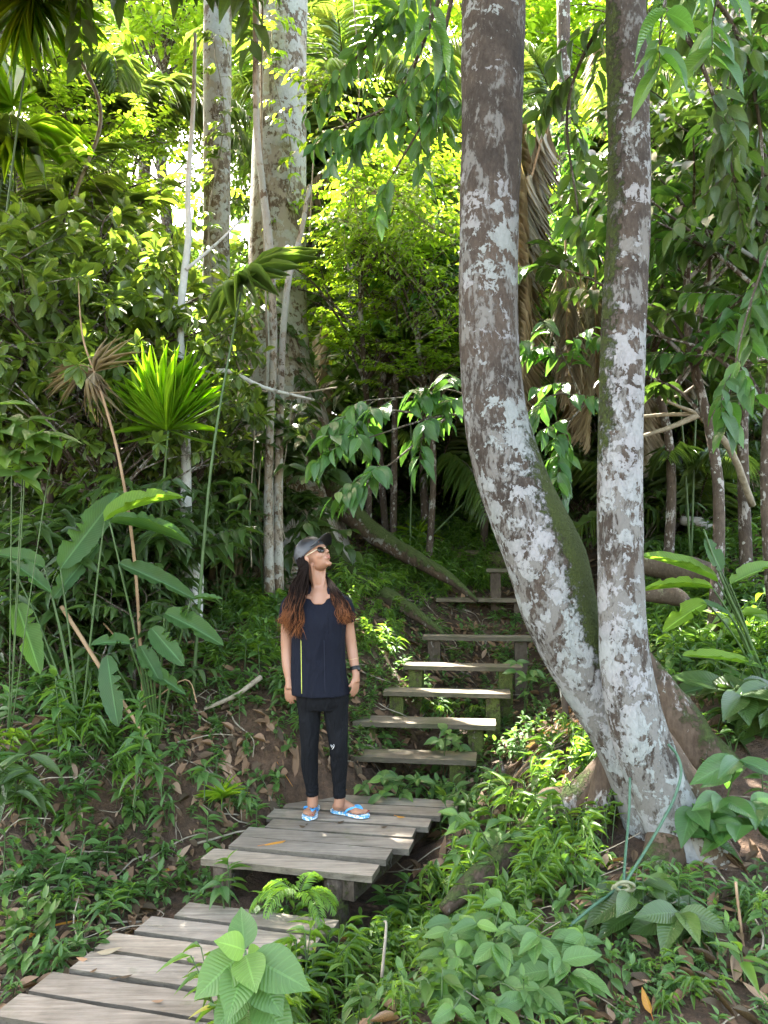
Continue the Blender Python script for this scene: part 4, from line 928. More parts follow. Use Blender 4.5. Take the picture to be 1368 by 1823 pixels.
# leaf litter
LA=[]
for s_ in range(5):
    r_=np.random.RandomState(400+s_); F=Geo(); put(F,'dead',A(0,0,.008),A(1,r_.normal()*.2,r_.rand()*.25),UP+r_.normal(size=3)*.2,.15,.056,.5,.9*r_.normal()); LA.append(F.arr())
REG_L=[([(-100,1150),(640,1100),(640,1440),(330,1560),(200,1800),(-100,1800)],1.0),([(820,1180),(1080,1230),(1000,1420),(740,1640),(800,1430)],1.0),([(1020,1540),(1500,1540),(1500,2000),(1020,2000)],.7),([(560,1100),(1000,1050),(900,1440),(560,1440)],.8),([(-200,830),(1600,830),(1600,1200),(-200,1200)],.55),([(600,1540),(1050,1540),(1050,2000),(400,2000)],.5)]
def litter_scatter(N,seed,name,label,scr,mats,arrs,regs,tvr=None,near=1.0,yr=(1.3,13)):
    rs=np.random.RandomState(seed); y=yr[0]+(yr[1]-yr[0])*rs.rand(N)**1.3; x=rs.uniform(-6.5,6.5,N); z=H(x,y); e=.05
    gxx=(H(x+e,y)-H(x-e,y))/(2*e); gyy=(H(x,y+e)-H(x,y-e))/(2*e); px,py,f=proj(x,y,z); d=np.zeros(N)
    for poly,wt in regs: d=np.maximum(d,wt*inpoly(px,py,poly))
    d=np.where((px<-60)|(px>1430),.5,d)*np.clip(.8+.8*snoise(np.stack([x,y,z*0],1),seed,4),.35,1.3)
    k=(rs.rand(N)<d*near)&~ondeck(x,y,-.02); idx=np.where(k)[0]; F=Geo()
    for a in range(len(arrs)):
        m=idx[a::len(arrs)]; F.add_inst(arrs[a],np.stack([x,y,z+.004+.02*rs.rand(len(x))],1)[m],rs.rand(len(m))*6.28,rs.uniform(*scr,len(m)),rs.rand(len(m))**1.3*.85-.3,np.stack([gxx,gyy],1)[m]+rs.normal(size=(len(m),2))*.14)
    o=build(name,F,mats); tag(o,label,kind='stuff'); print(name,len(idx)); return o
litter_scatter(46000,501,'leaf_litter','brown dead leaves littering the dark soil',(.3,.78),ML['litter'],LA,REG_L)
SA=[]
for s_ in range(4):
    r_=np.random.RandomState(450+s_); F=Geo(); F.tube(catmull([(0,0,0),(.1,.03*r_.normal(),.01),(.25,.05*r_.normal(),.0),(.4,.06*r_.normal(),.01)],3),[.005,.004,.002],5); SA.append(F.arr())
litter_scatter(42000,503,'leaf_crumbs','crumbled bits of dead leaf and bark on the soil',(.08,.28),ML['litter'],LA,REG_L)
litter_scatter(6500,502,'twig_litter','thin fallen twigs scattered over the soil',(.3,1.1),MVINE,SA,REG_L)

# ------------------------------------------------------------------ individual plants of the foreground
def gpx(px,py,Y0=None):
    """point of the terrain seen at the pixel"""
    lo=1.2
    for Y in np.arange(1.5,14,.02):
        p=P(px,py,Y)
        if p[2] <= hz(p[0],p[1]): return p
    return P(px,py,14)
def herb_thing(label,loc,gens,mf='herb',nm='broadleaf_plant',group=None,rz=0.,sc=1.,tilt=(0,0),cat='plant'):
    return plant(nm,gens,ML[mf],MG,loc,label,cat,group,rz,sc,tilt)
def big_leaf_plant(label,base,leaves,mf='gloss',nm='broadleaf_plant',stem_r=.006,tpl='big',stems=None,lw=.5,mstem=None):
    """leaves: (attach point, tip point, width m, up vector, var)"""
    F,Wd=Geo(),Geo(); base=np.asarray(base,float); root=empty(nm,base,label,'plant')
    for st in (stems or []): q=catmull(st,5); Wd.tube(q,np.linspace(stem_r,stem_r*.6,len(q)),7)
    for a,t,wd,up,v in leaves:
        a=np.asarray(a,float); t=np.asarray(t,float); put(F,tpl,a,t-a,up,np.linalg.norm(t-a),wd,v,.8)
    build('foliage',F,ML[mf],root)
    if Wd.n: build('stem',Wd,mstem or MG,root)
    return root
# broad-leaved plant in front at the boardwalk edge
def pxleaves(Y,lst,upv=(0,-.75,.75)):
    out=[]
    for (ax,ay,tx,ty,w_,dy,v) in lst: out.append((P(ax,ay,Y),P(tx,ty,Y+dy),w_/FPX*Y,A(*upv)+A(.0,0,0),v))
    return out
Yf=2.35
b0=P(445,1990,Yf+.1)
big_leaf_plant('bright broad-leaved plant standing over the near boardwalk edge',A(b0[0],b0[1],hz(b0[0],b0[1])),
 pxleaves(Yf,[(436,1690,428,1612,52,.06,.4),(436,1692,392,1672,48,-.06,.9),(430,1700,347,1768,74,-.10,.7),(438,1700,452,1752,60,-.12,.8),(442,1698,474,1690,30,.05,1),(445,1705,548,1752,78,-.08,.5),(440,1715,405,1800,66,-.16,.6),(450,1725,500,1800,70,-.1,.3),(440,1760,380,1830,56,-.1,.5),(455,1770,520,1850,66,-.1,.4),(440,1800,440,1900,70,-.15,.5),(432,1692,405,1650,30,.05,.8)]),
 mf='herb',stems=[[b0,P(448,1850,Yf+.03),P(437,1692,Yf)]],stem_r=.006)
# ovate cluster right of it
rs=np.random.RandomState(91)
def leafy_mound(label,cpx,cpy,Y,hwp,hhp,n,llp,seed,mf='herb',wr=.5,tpl='big',nm='broadleaf_plant',gy=None,up=(0,-.5,.9),thick=.15):
    rs=np.random.RandomState(seed); c=P(cpx,cpy,Y); gb=A(c[0],c[1]+.1,hz(c[0],c[1]+.1)); F,Wd=Geo(),Geo(); root=empty(nm,gb,label,'plant'); s=Y/FPX
    for i in range(n):
        a=rs.rand()*6.28; r=math.sqrt(rs.rand()); p=c+A(math.cos(a)*r*hwp*s, rs.uniform(-thick,thick), math.sin(a)*r*hhp*s)
        if i%4==0: q=catmull([gb,(gb+p)/2+A(0,0,.05),p],4); Wd.tube(q,.0035,5)
        for k in range(4):
            an=rs.rand()*6.28; d=A(math.cos(an),math.sin(an)-.35,rs.uniform(-.45,.25)); sz=rs.uniform(.6,1.1)
            put(F,tpl,p,d,A(*up)+rs.normal(size=3)*.2,llp*s*sz,llp*s*sz*wr,rs.rand()*.7+(.25 if k==0 else 0),rs.uniform(.5,1.3))
    build('foliage',F,ML[mf],root); build('stem',Wd,MG,root); return root
leafy_mound('low plant with pale ribbed oval leaves at the bottom, left of centre right',880,1700,2.75,95,80,22,56,1)
leafy_mound('plant with ribbed heart-shaped leaves along the bottom edge',860,1780,2.5,120,45,16,62,2)
leafy_mound('plant with one large upright light green leaf cluster above the bottom soil',1010,1690,2.7,45,45,7,78,3)
leafy_mound('dark dusty-leaved plant hiding the foot of the green rope',1140,1620,3.1,70,60,12,88,4,'dark')
leafy_mound('plant with shiny oval leaves right of the trunk base',1290,1420,3.5,70,80,13,86,5,'gloss')
leafy_mound('small fresh plant near the right boardwalk edge',860,1480,3.9,60,40,9,42,6)
leafy_mound('rounded-leaf plants below the first stair tread',700,1395,5.15,55,22,9,30,7)
leafy_mound('pale leafed plant growing up through the second tread',790,1312,5.5,45,32,7,30,8)
leafy_mound('leafy creeper climbing the right post of the fourth tread',935,1195,6.1,22,40,7,26,9)
leafy_mound('grey-leaved bush at the far left middle edge',15,790,4.6,70,90,14,75,10,'mid')
leafy_mound('shaded broad-leaved plant low at the left edge',20,1380,4.2,40,60,8,80,11,'dark',wr=.3)
leafy_mound('dark shrub with spreading leaves at the right edge under the banana plant',1330,1260,4.4,60,60,9,100,12,'dark')
leafy_mound('sunlit lime-green herbs at the right edge',1340,1110,5.4,60,60,10,50,14,'bright',wr=.35,tpl='lan')
leafy_mound('hanging ivy cluster on the dark bank left of the woman',530,850,8.4,60,100,18,60,15,'dark')
leafy_mound('dark leaves at the foot of the pale trees',470,770,7.4,70,80,16,60,16,'dark',wr=.35,tpl='lan')
leafy_mound('clump of small dark leaves against the thin white trunk',390,920,6.6,60,80,14,50,17,'mid',wr=.3,tpl='lan')
# spiral-leaved plants at left
def whorl_plant(label,px,py,Y,n,seed,hh,ll=.17,lw=.055,mf='herb'):
    top=P(px,py,Y); g_=herb_gen(seed,hh,n,ll,lw,'lan',.3,1,.25,True); b_=A(top[0],top[1],top[2]-hh)
    return herb_thing(label,b_,g_,mf,'spiral_leaf_plant')
whorl_plant('spiral-leaved plant in the middle of the left undergrowth',255,1225,4.6,16,61,.45)
whorl_plant('second spiral-leaved plant just below and left of the first',240,1290,4.3,14,62,.4,.16)
whorl_plant('spiral-leaved plant nearer the left edge',110,1190,4.7,14,63,.4,.15,.055)
whorl_plant('small whorled plant beside the litter bank',290,1340,4.6,12,64,.25,.13)
whorl_plant('whorled plant with one tall upright leaf near the boardwalk',365,1350,4.5,10,65,.2,.16,.05)
whorl_plant('fresh green rosette left of the boardwalk far corner',440,1400,4.6,9,66,.15,.12,.04)
whorl_plant('leafy seedling at the left corner of the upper boardwalk',400,1560,3.85,9,67,.12,.11,.05)
whorl_plant('leafy seedling under the front edge of the upper boardwalk',470,1585,3.82,9,68,.12,.11,.045)
whorl_plant('spiral-leaved plant at bottom right on bare soil',1330,1700,2.8,9,69,.2,.15,.04,'bamboo')
whorl_plant('whorled plant on the soil bank below the dark dusty plant',1240,1640,3.0,14,70,.2,.10,.035)
whorl_plant('seedling with stiff leaves low on the bare soil at right',1200,1740,2.7,10,71,.12,.09,.03)
cl_=LBR*.55+LFR*.45
for i,(t_,h_) in enumerate([(.12,.30),(.2,.36),(.3,.42),(.38,.42)]):
    p=LBR+(LFR-LBR)*t_+A(.02,0,0); p[2]=hz(p[0],p[1]); gB=bamboo_gen(600+i,h_,9,9,.12,.023,.8)
    plant('bamboo_grass_clump',gB,ML['bamboo'],MG,p,['bamboo grass clump at the far right corner of the near boardwalk','bamboo grass clump overhanging the near boardwalk edge','tall bamboo grass clump beside the bright broad-leaved plant','bamboo grass clump at the bottom edge right of the near boardwalk'][i],'plant')
# ferns
fg=fern_gen(5,7,.36)
for i,(px,py,sc,lab) in enumerate([(780,1262,.75,'fern growing between the second and third stair treads'),(530,1600,.85,'bright fern under the front edge of the upper boardwalk'),(880,900,1.3,'fern patch sunlit behind the bowed trunk'),(1080,905,1.2,'yellow-green fern between the two trunks'),(1185,1045,1.0,'fern right of the straight trunk beneath the banana leaf'),(330,1160,.9,'fern tucked under the paddle leaves'),(850,1265,.7,'small fern beside the right stair post')]):
    p=gpx(px,py); 
    if i==1: p=P(px,py,3.75)
    if i==0: fr=plant('fern',fg,ML['fern'],MG,p,lab,'fern',None,0,sc)
    else: copy_tree(fr,p,i*1.1,sc,lab)
# paddle leaved plants (heliconia) at left
def paddles(label,base,leaves,Y,mf='paddle',r=.008,nm='paddle_leaf_plant'):
    F,Wd=Geo(),Geo(); root=empty(nm,base,label,'plant')
    for (ax,ay,tx,ty,w_,dy,v,up,cu) in leaves:
        a=P(ax,ay,Y+.0); t=P(tx,ty,Y+dy); L=np.linalg.norm(t-a); TLk='pad%d'%(len(F.V)%4); put(F,TLk,a,t-a+A(0,0,.18*L*cu),A(*up),L*1.0,w_*.88/FPX*Y,v,cu)
        m_=(np.asarray(base)*.45+a*.55)+A(0,0,.05); Wd.tube(catmull([base,m_,a],6),np.linspace(r,r*.6,13),7)
        d=(t-a)+A(0,0,.18*L*cu); 
    build('blades',F,ML[mf],root); build('petioles',Wd,MG,root); return root
paddles('paddle-leaved plant with one upright dark leaf and one glowing leaf at left',gp(150,4.9),[(108,1012,214,878,62,.1,.4,(.3,-1,.3),.3),(95,1066,178,966,40,.15,.2,(.2,-1,.4),.3),(186,928,322,868,50,.2,1,(.0,-.55,1),.5),(30,1075,68,1190,50,-.2,.8,(.5,-1,.2),.3),(80,1010,-10,985,40,-.1,.3,(0,-.8,.8),.6),(20,1000,80,1050,34,-.2,.4,(0,-.9,.7),.5)],4.9)
paddles('paddle-leaved plant with long drooping leaves in front of the white trunk',gp(285,4.95),[(196,930,342,968,26,.1,.3,(0,-.6,1),.8),(212,1003,342,1066,36,-.1,.1,(0,-.9,.6),.4),(340,1068,394,1062,16,-.1,.7,(0,-.5,1),.3),(294,1092,388,1142,42,-.15,.4,(.1,-1,.6),.4),(270,1118,322,1186,42,-.15,.4,(.1,-1,.3),.4),(250,1150,284,1215,36,-.1,.2,(.4,-1,.2),.4),(266,1195,318,1232,30,-.15,.3,(.0,-1,.6),.6),(232,1146,166,1142,30,-.1,.5,(0,-.8,.7),.5),(191,1166,208,1294,48,-.15,.3,(-.1,-1,.1),.15)],4.8)
paddles('sunlit banana-like plant with torn leaves right of the straight trunk',gp(1352,4.9),[(1278,1036,1140,986,36,.0,.9,(0,-.5,1),.55),(1284,1016,1258,958,46,.0,.3,(.5,-1,.3),.2),(1270,1048,1142,1042,26,.1,1,(0,-.5,1),.4),(1258,1074,1184,1120,38,.0,1,(0,-.9,.7),.5),(1298,1094,1244,1068,22,.0,.3,(0,-.6,.9),.3),(1214,1168,1360,1182,28,.0,1,(0,-.5,1),.3),(1200,1240,1258,1222,34,-.1,.1,(0,-.8,.7),.4),(1256,1224,1345,1203,26,0,.8,(0,-.7,.9),.3),(1376,1240,1290,1300,52,-.1,.2,(0,-.8,.7),.4),(1300,1040,1390,1000,36,.1,.9,(0,-.6,1),.4)],4.8)
g=Geo(); g.tube(catmull([gp(1362,4.9),P(1330,1130,4.85),P(1285,1030,4.8),P(1253,942,4.8)],6),[.012,.009,.006],8); tag(build('plant_stem',g,MG,loc=gp(1362,4.9)),'bare slanting green stem rising through the banana-like leaves','stem')
# drooping sunlit branch in the centre
def leafy_branch(parent,main,mr,twigs,seed,ll,lw,mf,nleaf=9,name='leafy_branch',droop=.55,tl=.35,tpl='ovate',mw='twig'):
    rs=np.random.RandomState(seed); F,Wd=Geo(),Geo()
    for mn in main:
        F,Wd=Geo(),Geo(); q=catmull(mn,6); Wd.tube(q,np.linspace(mr,mr*.35,len(q)),7)
        for i in range(twigs):
            j=int(len(q)*.25+rs.rand()*(len(q)*.75-1)); d=nrm(q[min(j+1,len(q)-1)]-q[j-1])+rs.normal(size=3)*A(.6,.6,.35)+A(0,0,-.1)
            twig(F,Wd,rs,q[j],d,tl*rs.uniform(.6,1.2),nleaf,tpl,ll,lw,droop,.25,0,.003,.7,4)
        twig(F,Wd,rs,q[-1],q[-1]-q[-2],tl*.6,nleaf,tpl,ll,lw,droop,.3,0,.003)
        build(name,F,ML[mf],parent); build('branch',Wd,MB[mw],parent)
cb=gp(1010,5.4); sb=empty('sapling',cb,'sapling holding out a drooping sunlit branch of large glossy leaves left of the bowed trunk','tree')
g=Geo(); g.tube(catmull([cb-A(0,0,.1),P(985,1120,5.4),P(935,960,5.4),P(880,820,5.35),P(862,760,5.3),P(850,690,5.2)],6),interp([.022,.018,.014,.009],31),9); build('trunk',g,MB['brown'],sb)
leafy_branch(sb,[[P(862,760,5.3),P(800,715,5.1),P(730,708,5.0),P(660,712,4.9)],[P(858,740,5.3),P(790,740,5.0),P(700,765,4.85),P(600,800,4.75)],[P(800,740,5.05),P(740,790,4.9),P(690,830,4.85),P(650,850,4.8)],[P(862,730,5.3),P(820,700,5.1),P(770,690,5.0)],[P(740,735,5.0),P(680,730,4.9),P(620,740,4.8)]],.009,4,33,.16,.07,'gloss',7,tl=.26)
# near hanging branches of the twin tree, above
leafy_branch(twin,[[P(1300,-260,3.6),P(1230,-120,3.2),P(1185,0,3.0),P(1175,60,2.95)],[P(1300,-240,3.5),P(1290,-80,3.1),P(1270,30,3.0)]],.010,3,34,.21,.085,'gloss',6,tl=.26)
leafy_branch(twin,[[P(820,-260,4.1),P(790,-120,3.3),P(772,-40,3.1),P(768,0,3.1)]],.008,1,35,.2,.075,'gloss',5,tl=.18)
leafy_branch(twin,[[pa[4],P(760,60,4.5),P(700,180,4.8),P(610,225,5.0)],[pa[4],P(800,20,4.4),P(770,180,4.6),P(700,310,4.8)],[pa[4],P(740,-30,4.8),P(680,50,5),P(610,130,5.2)]],.016,8,36,.135,.06,'gloss',9,tl=.36)
leafy_branch(twin,[[pb[5],P(1220,60,4.0),P(1270,170,4.1),P(1310,330,4.2)],[pb[4],P(1290,20,4.3),P(1350,200,4.4),P(1360,420,4.4)],[pb[5],P(1160,-30,4.3),P(1060,60,4.6),P(1010,200,4.9),P(1030,380,5.0)]],.018,9,37,.145,.066,'dark',9,tl=.38)
leafy_branch(twin,[[P(1460,100,4.2),P(1400,350,4.1),P(1330,560,4.0),P(1300,700,3.95)]],.010,6,38,.15,.068,'gloss',8,tl=.25)
leafy_branch(twin,[[P(1040,720,5.6),P(1000,700,5.3),P(960,720,5.2),P(930,740,5.2)],[P(1040,720,5.6),P(1010,760,5.4),P(1000,820,5.3)],[P(1040,720,5.6),P(1010,650,5.4),P(985,600,5.3)]],.008,7,39,.14,.06,'gloss',8,tl=.3)

# ------------------------------------------------------------------ fallen wood, rope, leaves
def stick(nm,pts,rad,label,m=MDRY,k=8,cat='stick',rough=.12):
    g=Geo(); q=catmull(pts,6); g.tube(q,interp(rad,len(q)),k,rough,len(label)); return tag(build(nm,g,m,loc=q[0]),label,cat)
stick('dead_stick',[P(110,1080,5.0),P(180,1190,4.85),P(262,1316,4.7)],[.014,.013,.010],'orange-brown broken cane leaning diagonally through the left undergrowth')
stick('dead_stick',[P(185,1110,5.3),P(215,1140,5.2),P(240,1135,5.2)],[.006,.005,.004],'short pale stick caught behind the paddle leaves')
stick('dead_stick',[P(365,1262,5.3),P(420,1238,5.3),P(465,1205,5.4)],[.012,.016,.018],'mossy root-like stick lying on the leaf litter left of the woman',MVINE)
stick('dead_stick',[P(255,1260,4.9),P(330,1210,5.0),P(350,1250,5.0),P(345,1232,5.0)],[.005,.004,.003],'thin pale bent stick near the big hanging paddle leaf')
stick('dead_stick',[P(1310,1570,3.2),P(1318,1640,3.1),P(1325,1690,3.0)],[.006,.006,.005],'straight tan stick standing on the soil bank at lower right')
stick('dead_stick',[P(680,1740,2.9),P(688,1650,3.0),P(684,1640,3.02)],[.006,.005,.003],'pale dead stick poking up through the grass right of the near boardwalk',MVINE)
stick('dead_stick',[P(895,1430,4.85),P(898,1385,4.95),P(892,1355,5.0)],[.016,.015,.012],'short dark stub standing in the wet gully',MPOST)
stick('dead_stick',[P(860,1440,4.6),P(920,1380,4.8),P(960,1330,5.0)],[.007,.009,.005],'brown bark strip lying in the gully right of the stairs')
dr=[([P(1140,778,6.3),P(1195,760,6.4),P(1245,738,6.5)],[.014,.02,.03]),([P(1140,742,6.4),P(1190,738,6.45),P(1245,738,6.5)],[.013,.016,.02]),([P(1180,712,6.3),P(1215,702,6.3),P(1250,676,6.25)],[.01,.012,.008]),([P(1245,738,6.5),P(1180,712,6.3)],[.02,.01]),([P(1245,738,6.5),P(1300,800,6.6),P(1340,900,6.8)],[.03,.03,.03])]
root=empty('dead_branch',P(1340,900,6.8),'bleached dead branch forking right of the straight trunk','branch')
for pts,rd in dr: g=Geo(); q=catmull(pts,6); g.tube(q,interp(rd,len(q)),8,.12,3); build('limb',g,MVINE,root)
stick('fallen_log',[P(1212,926,8.6),P(1245,932,8.5),P(1280,948,8.4)],[.05,.065,.05],'cut pale log end lying on the slope at right',MB['pale'],12,'log')
stick('fallen_log',[P(1120,1000,6.6),P(1200,1010,6.5),P(1270,1022,6.4)],[.08,.11,.09],'dark fallen log behind the straight trunk',MPOST,14,'log')
stick('fallen_log',[P(1140,1058,6.1),P(1200,1062,6.0),P(1225,1075,5.9)],[.05,.07,.04],'mossy brown log beneath the banana leaves',MPOST,14,'log')
for (px,py,Y,r,lab) in [(990,1430,4.1,.085,'rounded brown stone half buried in the bamboo grass'),]:
    g=Geo(); c=P(px,py,Y); q=np.array([c+A(-r,0,-.02),c+A(-r*.5,0,0),c+A(r*.3,0,.01),c+A(r*1.2,0,-.03)]); g.tube(catmull(q,5),interp([r*.45,r*.85,r*.8,r*.3],16),18,.12,5); tag(build('stone',g,MB['root'],loc=c),lab,'stone')
g=Geo(); rp=[P(1190,1325,3.42),P(1206,1345,3.42),P(1213,1375,3.38),P(1202,1418,3.34),P(1182,1458,3.28),P(1158,1500,3.22),P(1130,1545,3.12),P(1112,1572,3.08),P(1085,1592,3.02),P(1050,1618,2.98),P(1015,1648,2.92)]
q=catmull(rp,8); g.tube(q,.0058,10,.05,2); rop=empty('green_rope',rp[-1],'green rope running down from the trunk base to a knot among the leaves','rope'); MR=plain_mat('green_rope',(.025,.07,.04),(.05,.11,.06),60,.5,.3); build('strand',g,MR,rop)
g=Geo(); g.tube(catmull([P(1122,1385,3.5),P(1120,1450,3.4),P(1114,1520,3.2),P(1110,1575,3.06)],6),.0055,8); build('strand',g,MR,rop)
g=Geo(); c=P(1108,1578,3.03); th=np.linspace(0,4*np.pi,40); kn=c+np.stack([.032*np.cos(th)+.010*np.cos(th*.5),-.02*np.sin(th*.5)-.01,.016*np.sin(th)+.014*np.sin(th*.5)],1); g.tube(kn,.0062,8); build('knot',g,plain_mat('olive_rope',(.12,.13,.07),(.2,.2,.12),60,.6,.3),rop)
def fallen(px,py,L,rz,label,mf='orange',z=None,tiltz=.1,curl=-.6):
    p=gpx(px,py) if z is None else PZ(px,py,z); F=Geo(); d=A(math.cos(rz),math.sin(rz),tiltz); NU=UP+A(.1,-.15,0)
    if z is None: e=.06; NU=A(-(hz(p[0]+e,p[1])-hz(p[0]-e,p[1]))/(2*e),-(hz(p[0],p[1]+e)-hz(p[0],p[1]-e))/(2*e),1); d[2]=-(NU[0]*d[0]+NU[1]*d[1])+(tiltz if tiltz>.5 else .05)
    put(F,'dead',p+A(0,0,.012),d,NU,L,L*.36,.6,curl)
    F.tube(np.array([p+A(0,0,.012),p+A(0,0,.014)-d*L*.28]),.0015,4,cap=False)
    tag(build('fallen_leaf',F,ML[mf],loc=p),label,'leaf')
fallen(470,1508,.12,R(25),'orange-brown leaf lying on the second board of the upper boardwalk',z=.0)
fallen(706,1456,.06,R(-30),'small curled brown leaf on the right side of the upper boardwalk',z=.0)
fallen(714,1420,.055,R(60),'tiny tan leaf on the far boards of the upper boardwalk','dry',z=.0)
fallen(505,1378,.17,R(-20),'large orange leaf on the litter left of the woman')
fallen(585,1412,.12,R(10),'rust leaf on the boards behind the woman',z=.0)
fallen(292,1552,.14,R(10),'orange-brown leaf left of the boardwalks')
fallen(250,1580,.15,R(40),'brown curled leaf left of the gap between the boardwalks','litter')
fallen(92,1652,.12,R(30),'bright orange leaf on the dark soil at lower left')
fallen(24,1682,.12,R(50),'orange leaf at the far lower left edge')
fallen(375,1425,.10,R(-50),'orange leaf beside the small palm seedling')
fallen(1018,1476,.07,R(0),'small orange leaf caught in the bamboo grass on the right bank')
fallen(1160,1812,.08,R(100),'yellow-orange leaf at the bottom edge on bare soil',tiltz=.9)
fallen(172,1700,.10,R(20),'pale brown leaf on the left edge of the near boardwalk','dry',z=ZL)
fallen(1185,1500,.14,R(15),'yellow leaf beside the roots of the straight trunk')
fallen(810,1560,.17,R(20),'long brown dead leaf between the boardwalk and the root','litter')
rs=np.random.RandomState(17)
for i in range(16):
    up_=i<9; z_=0.0 if up_ else ZL; px,py=(rs.uniform(470,720),rs.uniform(1415,1520)) if up_ else (rs.uniform(120,420),rs.uniform(1625,1790))
    p=PZ(px,py,z_)
    if not inpoly(np.array([p[0]]),np.array([p[1]]),[tuple(v) for v in DECKS[0 if up_ else 1]])[0] or (520<px<670 and py<1462): continue
    F=Geo(); a=rs.rand()*6.28; L_=rs.uniform(.03,.06); put(F,'dead',p+A(0,0,.008),A(math.cos(a),math.sin(a),.05),UP+rs.normal(size=3)*.2,L_,L_*.35,rs.rand(),-.8)
    tag(build('fallen_leaf',F,ML['litter'],loc=p),'tiny withered leaf fragment on the boardwalk boards','leaf','tiny leaf fragments on the boardwalk')
# tufts
rs=np.random.RandomState(3)
for (px,py,lab) in [(395,1440,'spiky bright palm seedling left of the boardwalk'),(745,955,'spiky lime-green seedling above the buttress root')]:
    p=gpx(px,py+20); F=Geo(); n=26; a=rs.rand(n)*6.28; el=rs.uniform(.2,1.3,n); put(F,'narrow',p+A(0,0,.12),np.stack([np.cos(a)*np.cos(el),np.sin(a)*np.cos(el),np.sin(el)],1),UP,.15*p[1]/4.5,.016,rs.rand(n),1.); Wd=Geo(); Wd.tube(np.array([p,p+A(0,0,.13)]),.006,6)
    root=empty('palm_seedling',p,lab,'plant'); build('foliage',F,ML['fan'],root); build('stem',Wd,MG,root)

# ------------------------------------------------------------------ the woman
YW=4.71
def Q(px,py,dy=0.): return P(px,py,YW+dy)
def ellips(g,c,rad,ax=None,n=14,m=10,cutlow=None):
    u=np.linspace(0,2*np.pi,n,endpoint=False); v=np.linspace(.06,np.pi-.06,m); uu,vv=np.meshgrid(u,v)
    L=np.stack([np.cos(uu)*np.sin(vv)*rad[0],np.sin(uu)*np.sin(vv)*rad[1],np.cos(vv)*rad[2]],-1).reshape(-1,3)
    if ax is not None: L=L@np.asarray(ax)
    V=np.vstack([L+c, c+(A(0,0,rad[2]) if ax is None else A(0,0,rad[2])@np.asarray(ax)), c-(A(0,0,rad[2]) if ax is None else A(0,0,rad[2])@np.asarray(ax))])
    i=np.arange(m-1)[:,None]*n; j=np.arange(n)[None,:]; j2=(j+1)%n; Qd=np.stack([i+j,i+n+j,i+n+j2,i+j2],-1).reshape(-1,4)
    t=n*m; ex=[]
    for a in range(0,n,2): ex.append([t,a,(a+1)%n,(a+2)%n]); ex.append([t+1,(m-1)*n+(a+2)%n,(m-1)*n+(a+1)%n,(m-1)*n+a])
    g.add(V,np.vstack([Qd,ex]))
def loft(g,rows,k=32,expo=2.2,n=4,fold=0.,tv=None):
    """rows: (left px, right px, py, depth half, dy, tilt)"""
    c=[];r=[]
    for l,rr,py,ry,dy,ti in rows: c.append(Q((l+rr)/2,py,dy)); r.append(((rr-l)/2/FPX*(YW+dy),ry,ti))
    c=catmull(c,n); r=catmull(np.array(r),n); a=np.linspace(0,2*np.pi,k,endpoint=False)
    ca,sa=np.cos(a),np.sin(a); x=np.sign(ca)*np.abs(ca)**(2/expo); y=np.sign(sa)*np.abs(sa)**(2/expo)
    V=np.zeros((len(c),k,3)); V[:,:,0]=c[:,0:1]+x*r[:,0:1]; V[:,:,1]=c[:,1:2]+y*r[:,1:2]; V[:,:,2]=c[:,2:3]+y*r[:,2:3]*(1-.9*np.abs(x)**1.2*(y<0))
    if fold:
        s=np.linspace(0,1,len(c))[:,None]**1.5; nn=np.sin(a*7+1.3)*.6+np.sin(a*11+s*2)*.4; m=1+fold*s*nn
        V[:,:,0]=c[:,0:1]+(V[:,:,0]-c[:,0:1])*m; V[:,:,1]=c[:,1:2]+(V[:,:,1]-c[:,1:2])*m
    N=len(c); V=np.vstack([V.reshape(-1,3),c[0],c[-1]]); i=np.arange(N-1)[:,None]*k; j=np.arange(k)[None,:]; j2=(j+1)%k
    Qd=np.stack([i+j,i+k+j,i+k+j2,i+j2],-1).reshape(-1,4); ex=[]; t=N*k
    for q in range(0,k,2): ex.append([t,q,(q+1)%k,(q+2)%k]); ex.append([t+1,(N-1)*k+(q+2)%k,(N-1)*k+(q+1)%k,(N-1)*k+q])
    g.add(V,np.vstack([Qd,ex]))
def remesh(o,vox,it=4,fac=.5):
    m=o.modifiers.new('remesh','REMESH'); m.mode='VOXEL'; m.voxel_size=vox; m.use_smooth_shade=True
    if it: s=o.modifiers.new('smooth','SMOOTH'); s.iterations=it; s.factor=fac
    return o
def skin_mat():
    m,n,bs,out=mat('warm_skin'); b=NB(n); co=b.coord('Object'); nz=b.noise(co,14,4)
    b.link(b.mix(nz,(.27,.135,.082),(.36,.19,.12)),bs.inputs['Base Color']); bs.inputs['Roughness'].default_value=.45; bs.inputs['Subsurface Weight'].default_value=.12
    bs.inputs['Subsurface Radius'].default_value=(.02,.008,.004); bs.inputs['Specular IOR Level'].default_value=.4; bs.inputs['Subsurface Scale'].default_value=.6
    return m
MSK=skin_mat()
def cloth(name,c1,c2,sc=6):
    m,n,bs,out=mat(name); b=NB(n); co=b.coord('Object',(1,1,.3)); nz=b.noise(co,sc*2.2,3,.5,.6); b.link(b.mix(nz,c1,c2),bs.inputs['Base Color'])
    bs.inputs['Roughness'].default_value=.85; bs.inputs['Specular IOR Level'].default_value=.2
    b.bump(b.math('ADD',nz,b.math('MULTIPLY',b.noise(b.coord('Object'),400,2),.05)),.8,.05,bs); return m
MSH=cloth('navy_knit',(.004,.005,.0105),(.006,.0075,.0155)); MLG=cloth('black_leggings',(.003,.0032,.0045),(.005,.0055,.0075),9)
wo=PZ(572,1447,0.0); woman=empty('person',(wo[0],wo[1],0.0),'woman in navy top, black leggings, dark cap and sunglasses standing on the boardwalk, looking up','person')
